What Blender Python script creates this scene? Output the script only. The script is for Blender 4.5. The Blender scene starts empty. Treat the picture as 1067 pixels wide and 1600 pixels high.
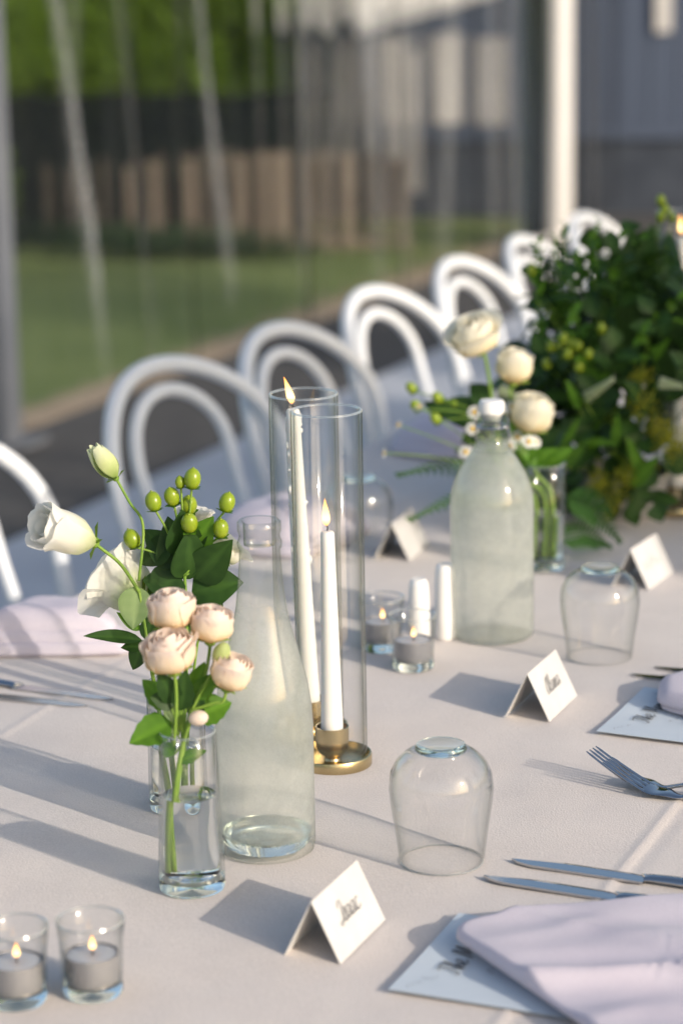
import bpy, bmesh, math, random
from mathutils import Vector, Matrix, noise
random.seed(7)
R = math.radians
S = bpy.context.scene
COL = S.collection

# ---------------------------------------------------------------- camera, sky, sun, exposure
PITCH, ROLL, CAMZ, TZ = R(13.2), R(1.0185), 1.505, 0.75
AZ = R(22.94)
RU = math.pi/2 - AZ                     # local x = along the table, local y = towards the far side
UX = Vector((math.sin(AZ), math.cos(AZ), 0)); VX = Vector((math.cos(AZ), -math.sin(AZ), 0))
cam = bpy.data.cameras.new('camera'); camo = bpy.data.objects.new('camera', cam); COL.objects.link(camo)
camo.matrix_world = (Matrix.Translation((0, 0, CAMZ)) @ Matrix.Rotation(math.pi/2 - PITCH, 4, 'X') @ Matrix.Rotation(-ROLL, 4, 'Z'))
cam.lens = 85; cam.sensor_width = 36; cam.sensor_fit = 'AUTO'; cam.clip_start = .05; cam.clip_end = 500
cam.dof.use_dof = True; cam.dof.focus_distance = 2.16; cam.dof.aperture_fstop = 4.0; cam.dof.aperture_blades = 0
S.camera = camo
SUN_EL, SUN_D = R(21), Vector((.74, -.67, 0)).normalized()      # horizontal direction towards the sun
w = bpy.data.worlds.new('World'); S.world = w; w.use_nodes = True
nt = w.node_tree; bg = nt.nodes['Background']
sky = nt.nodes.new('ShaderNodeTexSky'); sky.sky_type = 'NISHITA'; sky.sun_disc = False
sky.sun_elevation = SUN_EL; sky.sun_rotation = math.atan2(SUN_D.x, SUN_D.y); sky.altitude = 50; sky.dust_density = 2.6; sky.ozone_density = .6
nt.links.new(sky.outputs[0], bg.inputs[0]); bg.inputs[1].default_value = .15
sun = bpy.data.lights.new('sun', 'SUN'); sun.energy = 2.85; sun.angle = R(.55); sun.color = (1, .89, .76)
suno = bpy.data.objects.new('sun', sun); COL.objects.link(suno)
sd = Vector((SUN_D.x*math.cos(SUN_EL), SUN_D.y*math.cos(SUN_EL), math.sin(SUN_EL)))
suno.rotation_euler = sd.to_track_quat('Z', 'Y').to_euler(); suno.location = (6, -6, 6)
S.view_settings.view_transform = 'Standard'; S.view_settings.look = 'None'; S.view_settings.gamma = 1
S.view_settings.use_curve_mapping = False; S.view_settings.exposure = .36
cy = S.cycles
cy.use_denoising = True; cy.max_bounces = 14; cy.transmission_bounces = 12; cy.transparent_max_bounces = 40
cy.glossy_bounces = 6; cy.diffuse_bounces = 4; cy.caustics_reflective = False; cy.caustics_refractive = True
cy.blur_glossy = .6; cy.sample_clamp_indirect = 4

# ---------------------------------------------------------------- pixel -> place
def ray(px, py):
    x = (px-533.5)/3778; y = (800-py)/3778
    c, s = math.cos(ROLL), math.sin(ROLL); x, y = x*c+y*s, -x*s+y*c
    c, s = math.cos(PITCH), math.sin(PITCH)
    return Vector((x, c+y*s, -s+y*c))
CP = Vector((0, 0, CAMZ))
def P(px, py, z=TZ):                    # on a level plane
    r = ray(px, py); return CP + r*((z-CAMZ)/r.z)
def D(px, py, y):                       # at a given depth
    r = ray(px, py); return CP + r*(y/r.y)
def PV(px, py, v):                      # on an upright plane parallel to the table
    r = ray(px, py); return CP + r*(v/r.dot(VX))
def W(u, v, z=0): return UX*u + VX*v + Vector((0, 0, z))

# ---------------------------------------------------------------- objects
def mesh(name, verts, faces, mat=None, smooth=True, sharp=40, attr=None):
    me = bpy.data.meshes.new(name); me.from_pydata([tuple(v) for v in verts], [], faces); me.update()
    bm = bmesh.new(); bm.from_mesh(me); bmesh.ops.recalc_face_normals(bm, faces=bm.faces); bm.to_mesh(me); bm.free()
    if smooth:
        me.shade_smooth()
        if sharp: me.set_sharp_from_angle(angle=R(sharp))
    if mat: me.materials.append(mat)
    if attr:
        for k, vals in attr.items():
            a = me.attributes.new(k, 'FLOAT', 'POINT'); a.data.foreach_set('value', vals)
    return me
def obj(name, me, parent=None, loc=(0, 0, 0), rot=(0, 0, 0), scale=None):
    o = bpy.data.objects.new(name, me); COL.objects.link(o); o.location = loc; o.rotation_euler = rot
    if scale: o.scale = scale
    if parent: o.parent = parent
    return o
def tag(o, label=None, cat=None, group=None, kind=None):
    if label: o['label'] = label
    if cat: o['category'] = cat
    if group: o['group'] = group
    if kind: o['kind'] = kind
    return o
def thing(name, label, cat, loc=(0, 0, 0), rz=0, group=None):
    o = bpy.data.objects.new(name, None); COL.objects.link(o); o.empty_display_size = .03
    o.location = loc; o.rotation_euler = (0, 0, rz)
    return tag(o, label, cat, group)
def dup(root, loc, rz, label=None):
    r = root.copy(); COL.objects.link(r); r.location = loc; r.rotation_euler = (0, 0, rz)
    if label: r['label'] = label
    for ch in list(root.children):
        c = ch.copy(); COL.objects.link(c); c.parent = r
        for g in list(ch.children):
            d = g.copy(); COL.objects.link(d); d.parent = c
    return r
class MB:
    """collects shapes into one mesh"""
    def __init__(s): s.v = []; s.f = []; s.a = []
    def add(s, v, f, a=None):
        n = len(s.v); s.v += [Vector(p) for p in v]; s.f += [tuple(i+n for i in q) for q in f]
        s.a += list(a) if a is not None else [0.]*len(v); return s
    def box(s, x0, x1, y0, y1, z0, z1):
        return s.add([(x, y, z) for z in (z0, z1) for y in (y0, y1) for x in (x0, x1)],
                     [(0, 2, 3, 1), (4, 5, 7, 6), (0, 1, 5, 4), (2, 6, 7, 3), (0, 4, 6, 2), (1, 3, 7, 5)])
    def lathe(s, prof, seg=48, c=(0, 0, 0), a=None):
        v = []; f = []; aa = []; n = len(prof)
        for i, (r, z) in enumerate(prof):
            for k in range(seg):
                t = 2*math.pi*k/seg; v.append((c[0]+r*math.cos(t), c[1]+r*math.sin(t), c[2]+z)); aa.append(a[i] if a else 0)
        for i in range(n-1):
            for k in range(seg):
                k2 = (k+1) % seg; f.append((i*seg+k, i*seg+k2, (i+1)*seg+k2, (i+1)*seg+k))
        if prof[0][0] > 1e-5 and prof[0] != prof[-1]: f.append(tuple(range(seg))[::-1])
        if prof[-1][0] > 1e-5 and prof[0] != prof[-1]: f.append(tuple((n-1)*seg+k for k in range(seg)))
        return s.add(v, f, aa)
    def tube(s, pts, rad, seg=8, cap=True, flat=None):
        pts = [Vector(p) for p in pts]; n = len(pts)
        if not hasattr(rad, '__len__'): rad = [rad]*n
        v = []; f = []; up = None
        for i, p in enumerate(pts):
            t = (pts[min(i+1, n-1)]-pts[max(i-1, 0)])
            t = t.normalized() if t.length > 1e-9 else Vector((0, 0, 1))
            if up is None: up = Vector((0, 0, 1)) if abs(t.z) < .9 else Vector((1, 0, 0))
            sx = t.cross(up).normalized(); up = sx.cross(t).normalized()
            for k in range(seg):
                q = 2*math.pi*k/seg
                a, b = (rad[i], rad[i]) if flat is None else (rad[i], flat[i])
                v.append(p + sx*(a*math.cos(q)) + up*(b*math.sin(q)))
        for i in range(n-1):
            for k in range(seg):
                k2 = (k+1) % seg; f.append((i*seg+k, i*seg+k2, (i+1)*seg+k2, (i+1)*seg+k))
        if cap: f.append(tuple(range(seg))[::-1]); f.append(tuple((n-1)*seg+k for k in range(seg)))
        return s.add(v, f)
    def ball(s, c, r, nu=8, nv=6, sc=(1, 1, 1), a=0.):
        v = []; f = []
        for i in range(nv+1):
            t = math.pi*i/nv
            for k in range(nu):
                q = 2*math.pi*k/nu
                v.append((c[0]+r*sc[0]*math.sin(t)*math.cos(q), c[1]+r*sc[1]*math.sin(t)*math.sin(q), c[2]+r*sc[2]*math.cos(t)))
        for i in range(nv):
            for k in range(nu):
                k2 = (k+1) % nu; f.append((i*nu+k, (i+1)*nu+k, (i+1)*nu+k2, i*nu+k2))
        return s.add(v, f, [a]*len(v))
    def mesh(s, name, mat, smooth=True, sharp=40, attr=None): return mesh(name, s.v, s.f, mat, smooth, sharp, {attr: s.a} if attr else None)
    def build(s, name, mat, parent=None, smooth=True, sharp=40, attr=None, loc=(0, 0, 0), rot=(0, 0, 0)):
        return obj(name, s.mesh(name, mat, smooth, sharp, attr), parent, loc, rot)
def catmull(pts, n=6):
    pts = [Vector(p) for p in pts]; out = []
    for i in range(len(pts)-1):
        p0, p1, p2, p3 = pts[max(i-1, 0)], pts[i], pts[i+1], pts[min(i+2, len(pts)-1)]
        for k in range(n):
            t = k/n
            out.append(.5*((2*p1)+(p2-p0)*t+(2*p0-5*p1+4*p2-p3)*t*t+(3*p1-p0-3*p2+p3)*t**3))
    out.append(pts[-1]); return out
def lerp(a, b, t): return a+(b-a)*t

# ---------------------------------------------------------------- materials
def newmat(name):
    m = bpy.data.materials.new(name); m.use_nodes = True; t = m.node_tree
    return m, t, t.nodes, t.links, t.nodes['Principled BSDF'], t.nodes['Material Output']
def ramp(N, L, src, stops):
    r = N.new('ShaderNodeValToRGB'); e = r.color_ramp.elements
    while len(e) < len(stops): e.new(.5)
    for i, (p, c) in enumerate(stops): e[i].position = p; e[i].color = (*c, 1)
    L.new(src, r.inputs[0]); return r.outputs[0]
def noise_node(N, L, scale, detail=3, coord='Object', stretch=None, rough=.5):
    tc = N.new('ShaderNodeTexCoord'); n = N.new('ShaderNodeTexNoise'); n.inputs['Scale'].default_value = scale
    n.inputs['Detail'].default_value = detail; n.inputs['Roughness'].default_value = rough
    src = tc.outputs[coord]
    if stretch:
        mp = N.new('ShaderNodeMapping'); mp.inputs['Scale'].default_value = stretch; L.new(src, mp.inputs[0]); src = mp.outputs[0]
    L.new(src, n.inputs['Vector']); return n
def bump(N, L, src, b, strength=.3, dist=.01):
    n = N.new('ShaderNodeBump'); n.inputs['Strength'].default_value = strength; n.inputs['Distance'].default_value = dist
    L.new(src, n.inputs['Height']); L.new(n.outputs[0], b.inputs['Normal']); return n
def math_node(N, L, op, a, b=None):
    n = N.new('ShaderNodeMath'); n.operation = op
    for i, x in enumerate((a, b)):
        if x is None: continue
        if isinstance(x, (int, float)): n.inputs[i].default_value = x
        else: L.new(x, n.inputs[i])
    return n.outputs[0]
def mix_shader(N, L, fac, a, b):
    m = N.new('ShaderNodeMixShader')
    if isinstance(fac, (int, float)): m.inputs[0].default_value = fac
    else: L.new(fac, m.inputs[0])
    L.new(a, m.inputs[1]); L.new(b, m.inputs[2]); return m.outputs[0]
def simple(name, c1, c2=None, scale=8, rough=.6, metal=0., bstr=0., bdist=.002, bscale=None, spec=.5, stretch=None, detail=3, lo=.35, hi=.65):
    m, t, N, L, B, O = newmat(name)
    B.inputs['Roughness'].default_value = rough; B.inputs['Metallic'].default_value = metal; B.inputs['Specular IOR Level'].default_value = spec
    if c2 is None: B.inputs['Base Color'].default_value = (*c1, 1)
    else:
        n = noise_node(N, L, scale, detail, stretch=stretch); L.new(ramp(N, L, n.outputs[0], [(lo, c1), (hi, c2)]), B.inputs['Base Color'])
    if bstr:
        n = noise_node(N, L, bscale or scale*3, 4, stretch=stretch); bump(N, L, n.outputs[0], B, bstr, bdist)
    return m
def leaf_mat(name, c1, c2, rough=.42, trans=.25, scale=30, tcol=None):
    m, t, N, L, B, O = newmat(name)
    n = noise_node(N, L, scale, 3); col = ramp(N, L, n.outputs[0], [(.32, c1), (.68, c2)])
    at = N.new('ShaderNodeAttribute'); at.attribute_name = 'rib'
    mx = N.new('ShaderNodeMix'); mx.data_type = 'RGBA'; L.new(math_node(N, L, 'MULTIPLY', at.outputs['Fac'], .35), mx.inputs[0]); L.new(col, mx.inputs[6])
    mx.inputs[7].default_value = (min(1, c2[0]*2.2), min(1, c2[1]*2), min(1, c2[2]*2), 1)
    L.new(mx.outputs[2], B.inputs['Base Color']); B.inputs['Roughness'].default_value = rough; B.inputs['Specular IOR Level'].default_value = .28
    tr = N.new('ShaderNodeBsdfTranslucent'); tc = tcol or (c2[0]*1.9, c2[1]*1.7, c2[2]*.8); tr.inputs[0].default_value = (*tc, 1)
    L.new(mix_shader(N, L, trans, B.outputs[0], tr.outputs[0]), O.inputs[0]); return m
def petal_mat(name, base, mid, tip, trans=.35):
    m, t, N, L, B, O = newmat(name)
    at = N.new('ShaderNodeAttribute'); at.attribute_name = 't'
    n = noise_node(N, L, 90, 3)
    f = math_node(N, L, 'ADD', at.outputs['Fac'], math_node(N, L, 'MULTIPLY', math_node(N, L, 'SUBTRACT', n.outputs[0], .5), .35))
    col = ramp(N, L, f, [(0., base), (.5, mid), (.95, tip)])
    L.new(col, B.inputs['Base Color']); B.inputs['Roughness'].default_value = .55; B.inputs['Specular IOR Level'].default_value = .25
    tr = N.new('ShaderNodeBsdfTranslucent'); L.new(col, tr.inputs[0])
    n2 = noise_node(N, L, 160, 3); bump(N, L, n2.outputs[0], B, .25, .002)
    L.new(mix_shader(N, L, trans, B.outputs[0], tr.outputs[0]), O.inputs[0]); return m
def thin_glass(name, tint=(.997, .998, .997), edge=(.80, .84, .82), refl=.95, power=3.4, rough=.05, base=.032):
    """a thin clear wall: straight-through transmission, Fresnel-like mirror, darker seen edge-on"""
    m, t, N, L, B, O = newmat(name); N.remove(B)
    lw = N.new('ShaderNodeLayerWeight'); lw.inputs[0].default_value = .5
    f = math_node(N, L, 'POWER', lw.outputs['Facing'], power)
    fac = math_node(N, L, 'ADD', math_node(N, L, 'MULTIPLY', f, refl), base)
    tp = N.new('ShaderNodeBsdfTransparent')
    f3 = math_node(N, L, 'POWER', lw.outputs['Facing'], 3.)
    L.new(ramp(N, L, f3, [(0, tint), (1, edge)]), tp.inputs[0])
    gl = N.new('ShaderNodeBsdfGlossy'); gl.inputs['Roughness'].default_value = rough
    L.new(mix_shader(N, L, fac, tp.outputs[0], gl.outputs[0]), O.inputs[0]); return m
def solid_glass(name, ior=1.5, col=(.96, .985, .97), rough=0.):
    m, t, N, L, B, O = newmat(name); N.remove(B)
    g = N.new('ShaderNodeBsdfGlass'); g.inputs['IOR'].default_value = ior; g.inputs['Color'].default_value = (*col, 1); g.inputs['Roughness'].default_value = rough
    L.new(g.outputs[0], O.inputs[0]); return m
def flame_mat():
    m, t, N, L, B, O = newmat('flame'); N.remove(B)
    tc = N.new('ShaderNodeTexCoord'); sp = N.new('ShaderNodeSeparateXYZ'); L.new(tc.outputs['Generated'], sp.inputs[0])
    e = N.new('ShaderNodeEmission'); L.new(ramp(N, L, sp.outputs[2], [(0, (.9, .3, .06)), (.28, (1, .74, .32)), (.6, (1, .62, .2)), (1, (.95, .32, .05))]), e.inputs[0])
    e.inputs[1].default_value = 2.8
    tp = N.new('ShaderNodeBsdfTransparent')
    lw = N.new('ShaderNodeLayerWeight'); lw.inputs[0].default_value = .4
    L.new(mix_shader(N, L, math_node(N, L, 'POWER', lw.outputs['Facing'], 1.6), e.outputs[0], tp.outputs[0]), O.inputs[0]); return m
def wax_mat(name, col=(.86, .85, .82)):
    m, t, N, L, B, O = newmat(name)
    B.inputs['Base Color'].default_value = (*col, 1); B.inputs['Roughness'].default_value = .42
    B.inputs['Subsurface Weight'].default_value = .5; B.inputs['Subsurface Radius'].default_value = (.006, .005, .004); B.inputs['Subsurface Scale'].default_value = 1.
    n = noise_node(N, L, 60, 4); bump(N, L, n.outputs[0], B, .12, .002); return m
def frost_mat():
    """glass misted by cold water: clear in neck and foot, milky over the filled part (attribute fog)"""
    m, t, N, L, B, O = newmat('misted_glass'); N.remove(B)
    at = N.new('ShaderNodeAttribute'); at.attribute_name = 'fog'
    n = noise_node(N, L, 28, 5, rough=.65); n2 = noise_node(N, L, 900, 2)
    lw = N.new('ShaderNodeLayerWeight'); lw.inputs[0].default_value = .5
    tp = N.new('ShaderNodeBsdfTransparent'); L.new(ramp(N, L, math_node(N, L, 'POWER', lw.outputs['Facing'], 2.5), [(0, (.985, .99, .98)), (1, (.52, .58, .53))]), tp.inputs[0])
    gl = N.new('ShaderNodeBsdfGlossy'); gl.inputs['Roughness'].default_value = .045
    df = N.new('ShaderNodeBsdfDiffuse'); df.inputs[0].default_value = (.74, .76, .68, 1)
    tr = N.new('ShaderNodeBsdfTranslucent'); tr.inputs[0].default_value = (.86, .88, .79, 1)
    rf = N.new('ShaderNodeBsdfRefraction'); rf.inputs['IOR'].default_value = 1.05; rf.inputs['Roughness'].default_value = .45; rf.inputs[0].default_value = (.95, .97, .95, 1)
    milky = mix_shader(N, L, .5, df.outputs[0], tr.outputs[0])
    soft = mix_shader(N, L, .38, milky, rf.outputs[0])
    f = math_node(N, L, 'MULTIPLY', at.outputs['Fac'], math_node(N, L, 'ADD', math_node(N, L, 'MULTIPLY', n.outputs[0], .60), math_node(N, L, 'ADD', math_node(N, L, 'MULTIPLY', n2.outputs[0], .20), .20)))
    body = mix_shader(N, L, f, tp.outputs[0], soft)
    fr = math_node(N, L, 'ADD', math_node(N, L, 'MULTIPLY', math_node(N, L, 'POWER', lw.outputs['Facing'], 4.), .5), .06)
    L.new(mix_shader(N, L, fr, body, gl.outputs[0]), O.inputs[0]); return m
def cloth_mat(name, c1, c2, weave=1500, wstr=.25, trans=0., rough=.85):
    m, t, N, L, B, O = newmat(name)
    n = noise_node(N, L, 14, 4); col = ramp(N, L, n.outputs[0], [(.3, c1), (.7, c2)])
    fine = noise_node(N, L, weave*.5, 2)
    mx = N.new('ShaderNodeMix'); mx.data_type = 'RGBA'; mx.blend_type = 'MULTIPLY'; mx.inputs[0].default_value = 1
    L.new(col, mx.inputs[6]); L.new(ramp(N, L, fine.outputs[0], [(.3, (.86, .86, .86)), (.7, (1, 1, 1))]), mx.inputs[7])
    L.new(mx.outputs[2], B.inputs['Base Color'])
    B.inputs['Roughness'].default_value = rough; B.inputs['Specular IOR Level'].default_value = .15; B.inputs['Sheen Weight'].default_value = .15
    bump(N, L, fine.outputs[0], B, wstr, .0012)
    if trans:
        tr = N.new('ShaderNodeBsdfTranslucent'); L.new(col, tr.inputs[0]); L.new(mix_shader(N, L, trans, B.outputs[0], tr.outputs[0]), O.inputs[0])
    return m
MT = {}
MT['cloth'] = cloth_mat('tablecloth_linen', (.65, .59, .555), (.70, .64, .60), 1100, .4)
MT['napkin'] = cloth_mat('napkin_cotton', (.70, .645, .735), (.76, .71, .79), 1600, .1, .2)
MT['paper'] = simple('card_paper', (.54, .535, .53), (.58, .575, .57), 40, .8, bstr=.05, bscale=500)
MT['menu'] = simple('menu_paper', (.52, .59, .66), (.58, .65, .71), 14, .75)
MT['ink'] = simple('ink', (.05, .05, .055), rough=.6)
MT['glass'] = thin_glass('clear_glass')
MT['tube'] = thin_glass('tube_glass', (.997, .998, .997), (.50, .53, .46), .75, 5.)
def rim_mat():
    m, t, N, L, B, O = newmat('glass_rim'); N.remove(B)
    tp = N.new('ShaderNodeBsdfTransparent'); tp.inputs[0].default_value = (.97, .98, .97, 1)
    gl = N.new('ShaderNodeBsdfGlossy'); gl.inputs['Roughness'].default_value = .12
    df = N.new('ShaderNodeBsdfDiffuse'); df.inputs[0].default_value = (.9, .92, .92, 1)
    lw = N.new('ShaderNodeLayerWeight'); lw.inputs[0].default_value = .5
    L.new(mix_shader(N, L, math_node(N, L, 'ADD', math_node(N, L, 'MULTIPLY', lw.outputs['Facing'], .5), .12), tp.outputs[0], mix_shader(N, L, .35, gl.outputs[0], df.outputs[0])), O.inputs[0]); return m
MT['rim'] = rim_mat()
MT['solid'] = solid_glass('thick_glass')
MT['water'] = solid_glass('water', 1.33, (.985, .995, .99))
MT['frost'] = frost_mat()
MT['brass'] = simple('brushed_brass', (.50, .40, .22), (.60, .49, .28), 30, .27, 1., .12, .0006, 300, stretch=(1, 1, .05))
MT['steel'] = simple('polished_steel', (.50, .50, .51), rough=.1, metal=1.)
MT['wax'] = wax_mat('candle_wax')
MT['tealight_wax'] = wax_mat('tealight_wax', (.50, .51, .54))
MT['tin'] = simple('tealight_cup', (.26, .26, .275), (.33, .33, .345), 40, .5, .4)
MT['wick'] = simple('wick', (.02, .02, .02), rough=.9)
MT['flame'] = flame_mat()
MT['ceramic'] = simple('white_ceramic', (.84, .83, .81), rough=.25)
MT['rubber'] = simple('pale_gasket', (.5, .5, .48), rough=.6)
MT['chair'] = simple('white_resin', (.66, .69, .73), (.72, .745, .775), 6, .38, bstr=.03, bscale=200)
MT['rose'] = petal_mat('blush_petal', (.88, .62, .24), (.90, .77, .58), (.90, .78, .70), .38)
MT['rose_cream'] = petal_mat('cream_petal', (.88, .66, .24), (.91, .84, .62), (.91, .88, .77), .42)
MT['white_petal'] = petal_mat('white_petal', (.60, .68, .32), (.84, .83, .74), (.87, .86, .82), .4)
MT['bud'] = petal_mat('green_bud', (.30, .42, .10), (.62, .68, .34), (.75, .78, .55), .35)
MT['daisy'] = petal_mat('daisy_petal', (.85, .85, .8), (.87, .87, .84), (.87, .87, .85), .3)
MT['yolk'] = simple('daisy_eye', (.62, .36, .02), (.72, .48, .04), 200, .8)
MT['stem'] = leaf_mat('green_stem', (.16, .30, .04), (.28, .42, .08), .5, .2)
MT['leaf_dark'] = leaf_mat('dark_leaf', (.014, .042, .009), (.036, .088, .017), .5, .2)
MT['leaf_mid'] = leaf_mat('mid_leaf', (.05, .135, .012), (.10, .225, .022), .48, .3)
MT['leaf_pale'] = leaf_mat('pale_leaf', (.18, .28, .12), (.26, .36, .17), .5, .3)
MT['fern'] = leaf_mat('fern_leaf', (.03, .085, .02), (.06, .15, .03), .5, .3)
MT['berry'] = simple('hypericum_berry', (.17, .26, .012), (.29, .36, .02), 25, .28)
MT['fuzz'] = leaf_mat('goldenrod', (.20, .24, .02), (.36, .36, .03), .7, .2)
MT['spike'] = leaf_mat('veronica_spike', (.30, .38, .22), (.5, .55, .4), .7, .2)

# ---------------------------------------------------------------- ground
def sheet(name, u0, u1, v0, v1, z, mat, kind='structure'):
    pts = [W(u0, v0, z), W(u1, v0, z), W(u1, v1, z), W(u0, v1, z)]
    return tag(obj(name, mesh(name, pts, [(0, 1, 2, 3)], mat, False)), kind=kind)
m_lawn = simple('lawn_grass', (.12, .17, .04), (.19, .24, .065), 1.1, .9, bstr=.6, bdist=.03, bscale=60, detail=8)
sheet('lawn', -220, 220, -220, 220, -.012, m_lawn)
sheet('garden_path', -30, 40, -4.10, -3.7, -.008, simple('tan_gravel', (.34, .25, .16), (.46, .35, .23), 5, .95, bstr=.5, bdist=.01, bscale=60, detail=6))
sheet('asphalt', -30, 40, -3.92, 7, -.004, simple('asphalt', (.055, .052, .05), (.085, .08, .075), 9, .9, bstr=.5, bdist=.006, bscale=150, detail=6))  # asphalt coloured dark in place of the shade lying on this band
sheet('marquee_floor', -30, 40, -3.2, 5.5, 0, simple('pale_floor', (.44, .46, .50), (.53, .55, .58), 2.5, .6, bstr=.05, bscale=60))

# ---------------------------------------------------------------- fence and garden behind
def fence():
    t = thing('garden_fence', 'paling fence coloured dark as foliage shade, closing the far end of the lawn', 'fence', (-3.6, 12.6, 0))
    md = simple('shade_dark_boards', (.004, .007, .007), (.009, .013, .013), 5, .9, spec=.08, stretch=(1, 1, .1), bstr=.2, bscale=40)  # timber fence under foliage; its shade is put into this dark colour
    rng = random.Random(3)
    x = 0
    MB().box(0, 3.75, .03, .07, .25, .33).build('rail', md, t, False); MB().box(0, 3.75, .03, .07, .55, .63).build('rail', md, t, False)
    b = [MB().box(0, .135, 0, .02, 0, h).mesh('paling', md, False) for h in (.76, .775, .79)]
    while x < 3.7:
        obj('paling', rng.choice(b), t, (x, rng.uniform(-.006, .006), 0)); x += .14
fence()
def sun_patch_boards():
    t = thing('fence_sun_patches', 'tan boards shaped as sun patches before the dark fence', 'sun_patch_boards', (0, 0, 0))
    mt = simple('sun_patch_tan', (.20, .16, .125), (.29, .235, .185), 6, .8, stretch=(1, 1, .15), bstr=.2, bscale=30)  # sun patches on the fence, put in as separate tan boards
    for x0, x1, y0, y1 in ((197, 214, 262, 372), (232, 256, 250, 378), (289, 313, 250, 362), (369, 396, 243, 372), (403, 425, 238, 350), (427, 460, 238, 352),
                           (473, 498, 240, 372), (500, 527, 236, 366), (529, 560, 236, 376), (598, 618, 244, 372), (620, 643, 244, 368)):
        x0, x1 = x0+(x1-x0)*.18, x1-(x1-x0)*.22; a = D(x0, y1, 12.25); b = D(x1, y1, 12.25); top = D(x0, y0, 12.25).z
        MB().box(a.x, b.x, 12.23, 12.26, 0, top).build('board', mt, t, False)  # sun patch on the fence, built as a board
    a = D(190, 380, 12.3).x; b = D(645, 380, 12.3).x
    MB().box(a, b, 12.27, 12.31, 0, .05).build('sun_patch_foot', mt, t, False)
sun_patch_boards()
def leaf_cloud(mb, c, rad, n, size, rng, flat=.9):
    for i in range(n):
        while True:
            p = Vector((rng.uniform(-1, 1), rng.uniform(-1, 1), rng.uniform(-1, 1)))
            if .25 < p.length < 1: break
        q = Vector((p.x*rad[0], p.y*rad[1], p.z*rad[2])) + Vector(c)
        a = Vector((rng.gauss(0, 1), rng.gauss(0, 1), rng.gauss(0, 1)-.3)).normalized(); b = a.orthogonal().normalized()
        s = size*rng.uniform(.6, 1.3)
        mb.add([q-b*s*.35, q+a*s*.5, q+b*s*.35, q+a*s*1.1], [(0, 1, 2), (1, 3, 2), (0, 3, 1)] if False else [(0, 1, 3), (1, 2, 3)])
def tree(name, label, loc, h, clumps, n, size, mat, bark, group='trees beyond the lawn', seed=1):
    rng = random.Random(seed); t = thing(name, label, 'tree' if 'tree' in name else 'shrub', loc, 0, group)
    tb = MB(); tb.tube([(0, 0, -.02), (.03, 0, h*.3), (-.02, .04, h*.6), (0, 0, h*.85)], [h*.035, h*.028, h*.02, h*.006])
    for c, r in clumps: tb.tube([(0, 0, h*.3), Vector(c)*.6+Vector((0, 0, h*.12)), c], [h*.015, h*.01, h*.004], 6)
    tb.build('trunk', bark, t)
    mb = MB()
    for c, r in clumps:
        for k in range(5):
            o = Vector((rng.gauss(0, .45)*r[0], rng.gauss(0, .45)*r[1], rng.gauss(0, .4)*r[2]))
            leaf_cloud(mb, Vector(c)+o, [q*.62 for q in r], n//5, size, rng)
    mb.build('crown', mat, t, False)
bark = simple('bark', (.05, .04, .03), (.10, .08, .06), 12, .9, bstr=.6, bdist=.01)
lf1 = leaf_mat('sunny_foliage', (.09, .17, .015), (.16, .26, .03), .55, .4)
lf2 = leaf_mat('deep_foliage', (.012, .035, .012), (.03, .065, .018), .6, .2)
tree('lime_tree', 'sunlit bright green tree behind the left of the dark fence', (-1.15, 13.55, 0), 2.4,
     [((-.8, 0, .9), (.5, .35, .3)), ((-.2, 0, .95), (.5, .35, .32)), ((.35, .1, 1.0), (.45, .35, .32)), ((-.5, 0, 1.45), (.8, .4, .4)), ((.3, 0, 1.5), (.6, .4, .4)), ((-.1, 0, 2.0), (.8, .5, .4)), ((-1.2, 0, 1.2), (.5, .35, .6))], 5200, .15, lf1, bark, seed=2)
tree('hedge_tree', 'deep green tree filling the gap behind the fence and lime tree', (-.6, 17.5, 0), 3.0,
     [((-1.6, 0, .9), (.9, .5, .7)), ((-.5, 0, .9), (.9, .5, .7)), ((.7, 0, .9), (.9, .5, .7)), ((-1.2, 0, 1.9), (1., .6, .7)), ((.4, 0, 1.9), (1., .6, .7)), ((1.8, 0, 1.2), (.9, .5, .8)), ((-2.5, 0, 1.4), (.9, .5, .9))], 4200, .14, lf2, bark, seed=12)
tree('added_shade_tree', 'leafy tree added out of view on the sunny side to shade the lawn', (7.4, 2.7, 0), 5.6,  # unseen tree added to lay shadow bands over the lawn
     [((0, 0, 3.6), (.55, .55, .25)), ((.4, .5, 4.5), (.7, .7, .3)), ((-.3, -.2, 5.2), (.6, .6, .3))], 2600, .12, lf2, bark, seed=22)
tree('garden_shrub', 'dark shrub growing behind the right half of the dark fence', (.1, 14.2, 0), 1.7,
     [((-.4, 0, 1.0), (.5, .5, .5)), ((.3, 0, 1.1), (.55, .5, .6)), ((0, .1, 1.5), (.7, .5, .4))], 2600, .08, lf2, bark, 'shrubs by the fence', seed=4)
tree('yellow_shrub', 'yellow green shrub standing at the left end of the dark fence', (-2.05, 11.9, 0), 1.5,
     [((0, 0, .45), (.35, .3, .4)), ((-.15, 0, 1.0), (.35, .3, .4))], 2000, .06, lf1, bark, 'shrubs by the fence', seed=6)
tree('low_shrub', 'low dark ground shrub at the foot of the tan sun patch boards', (-.75, 12.0, 0), .2,
     [((0, 0, .08), (.32, .12, .07)), ((.35, 0, .07), (.28, .12, .06)), ((-.35, 0, .09), (.25, .12, .08))], 1200, .04, lf2, bark, 'shrubs by the fence', seed=8)

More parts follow.
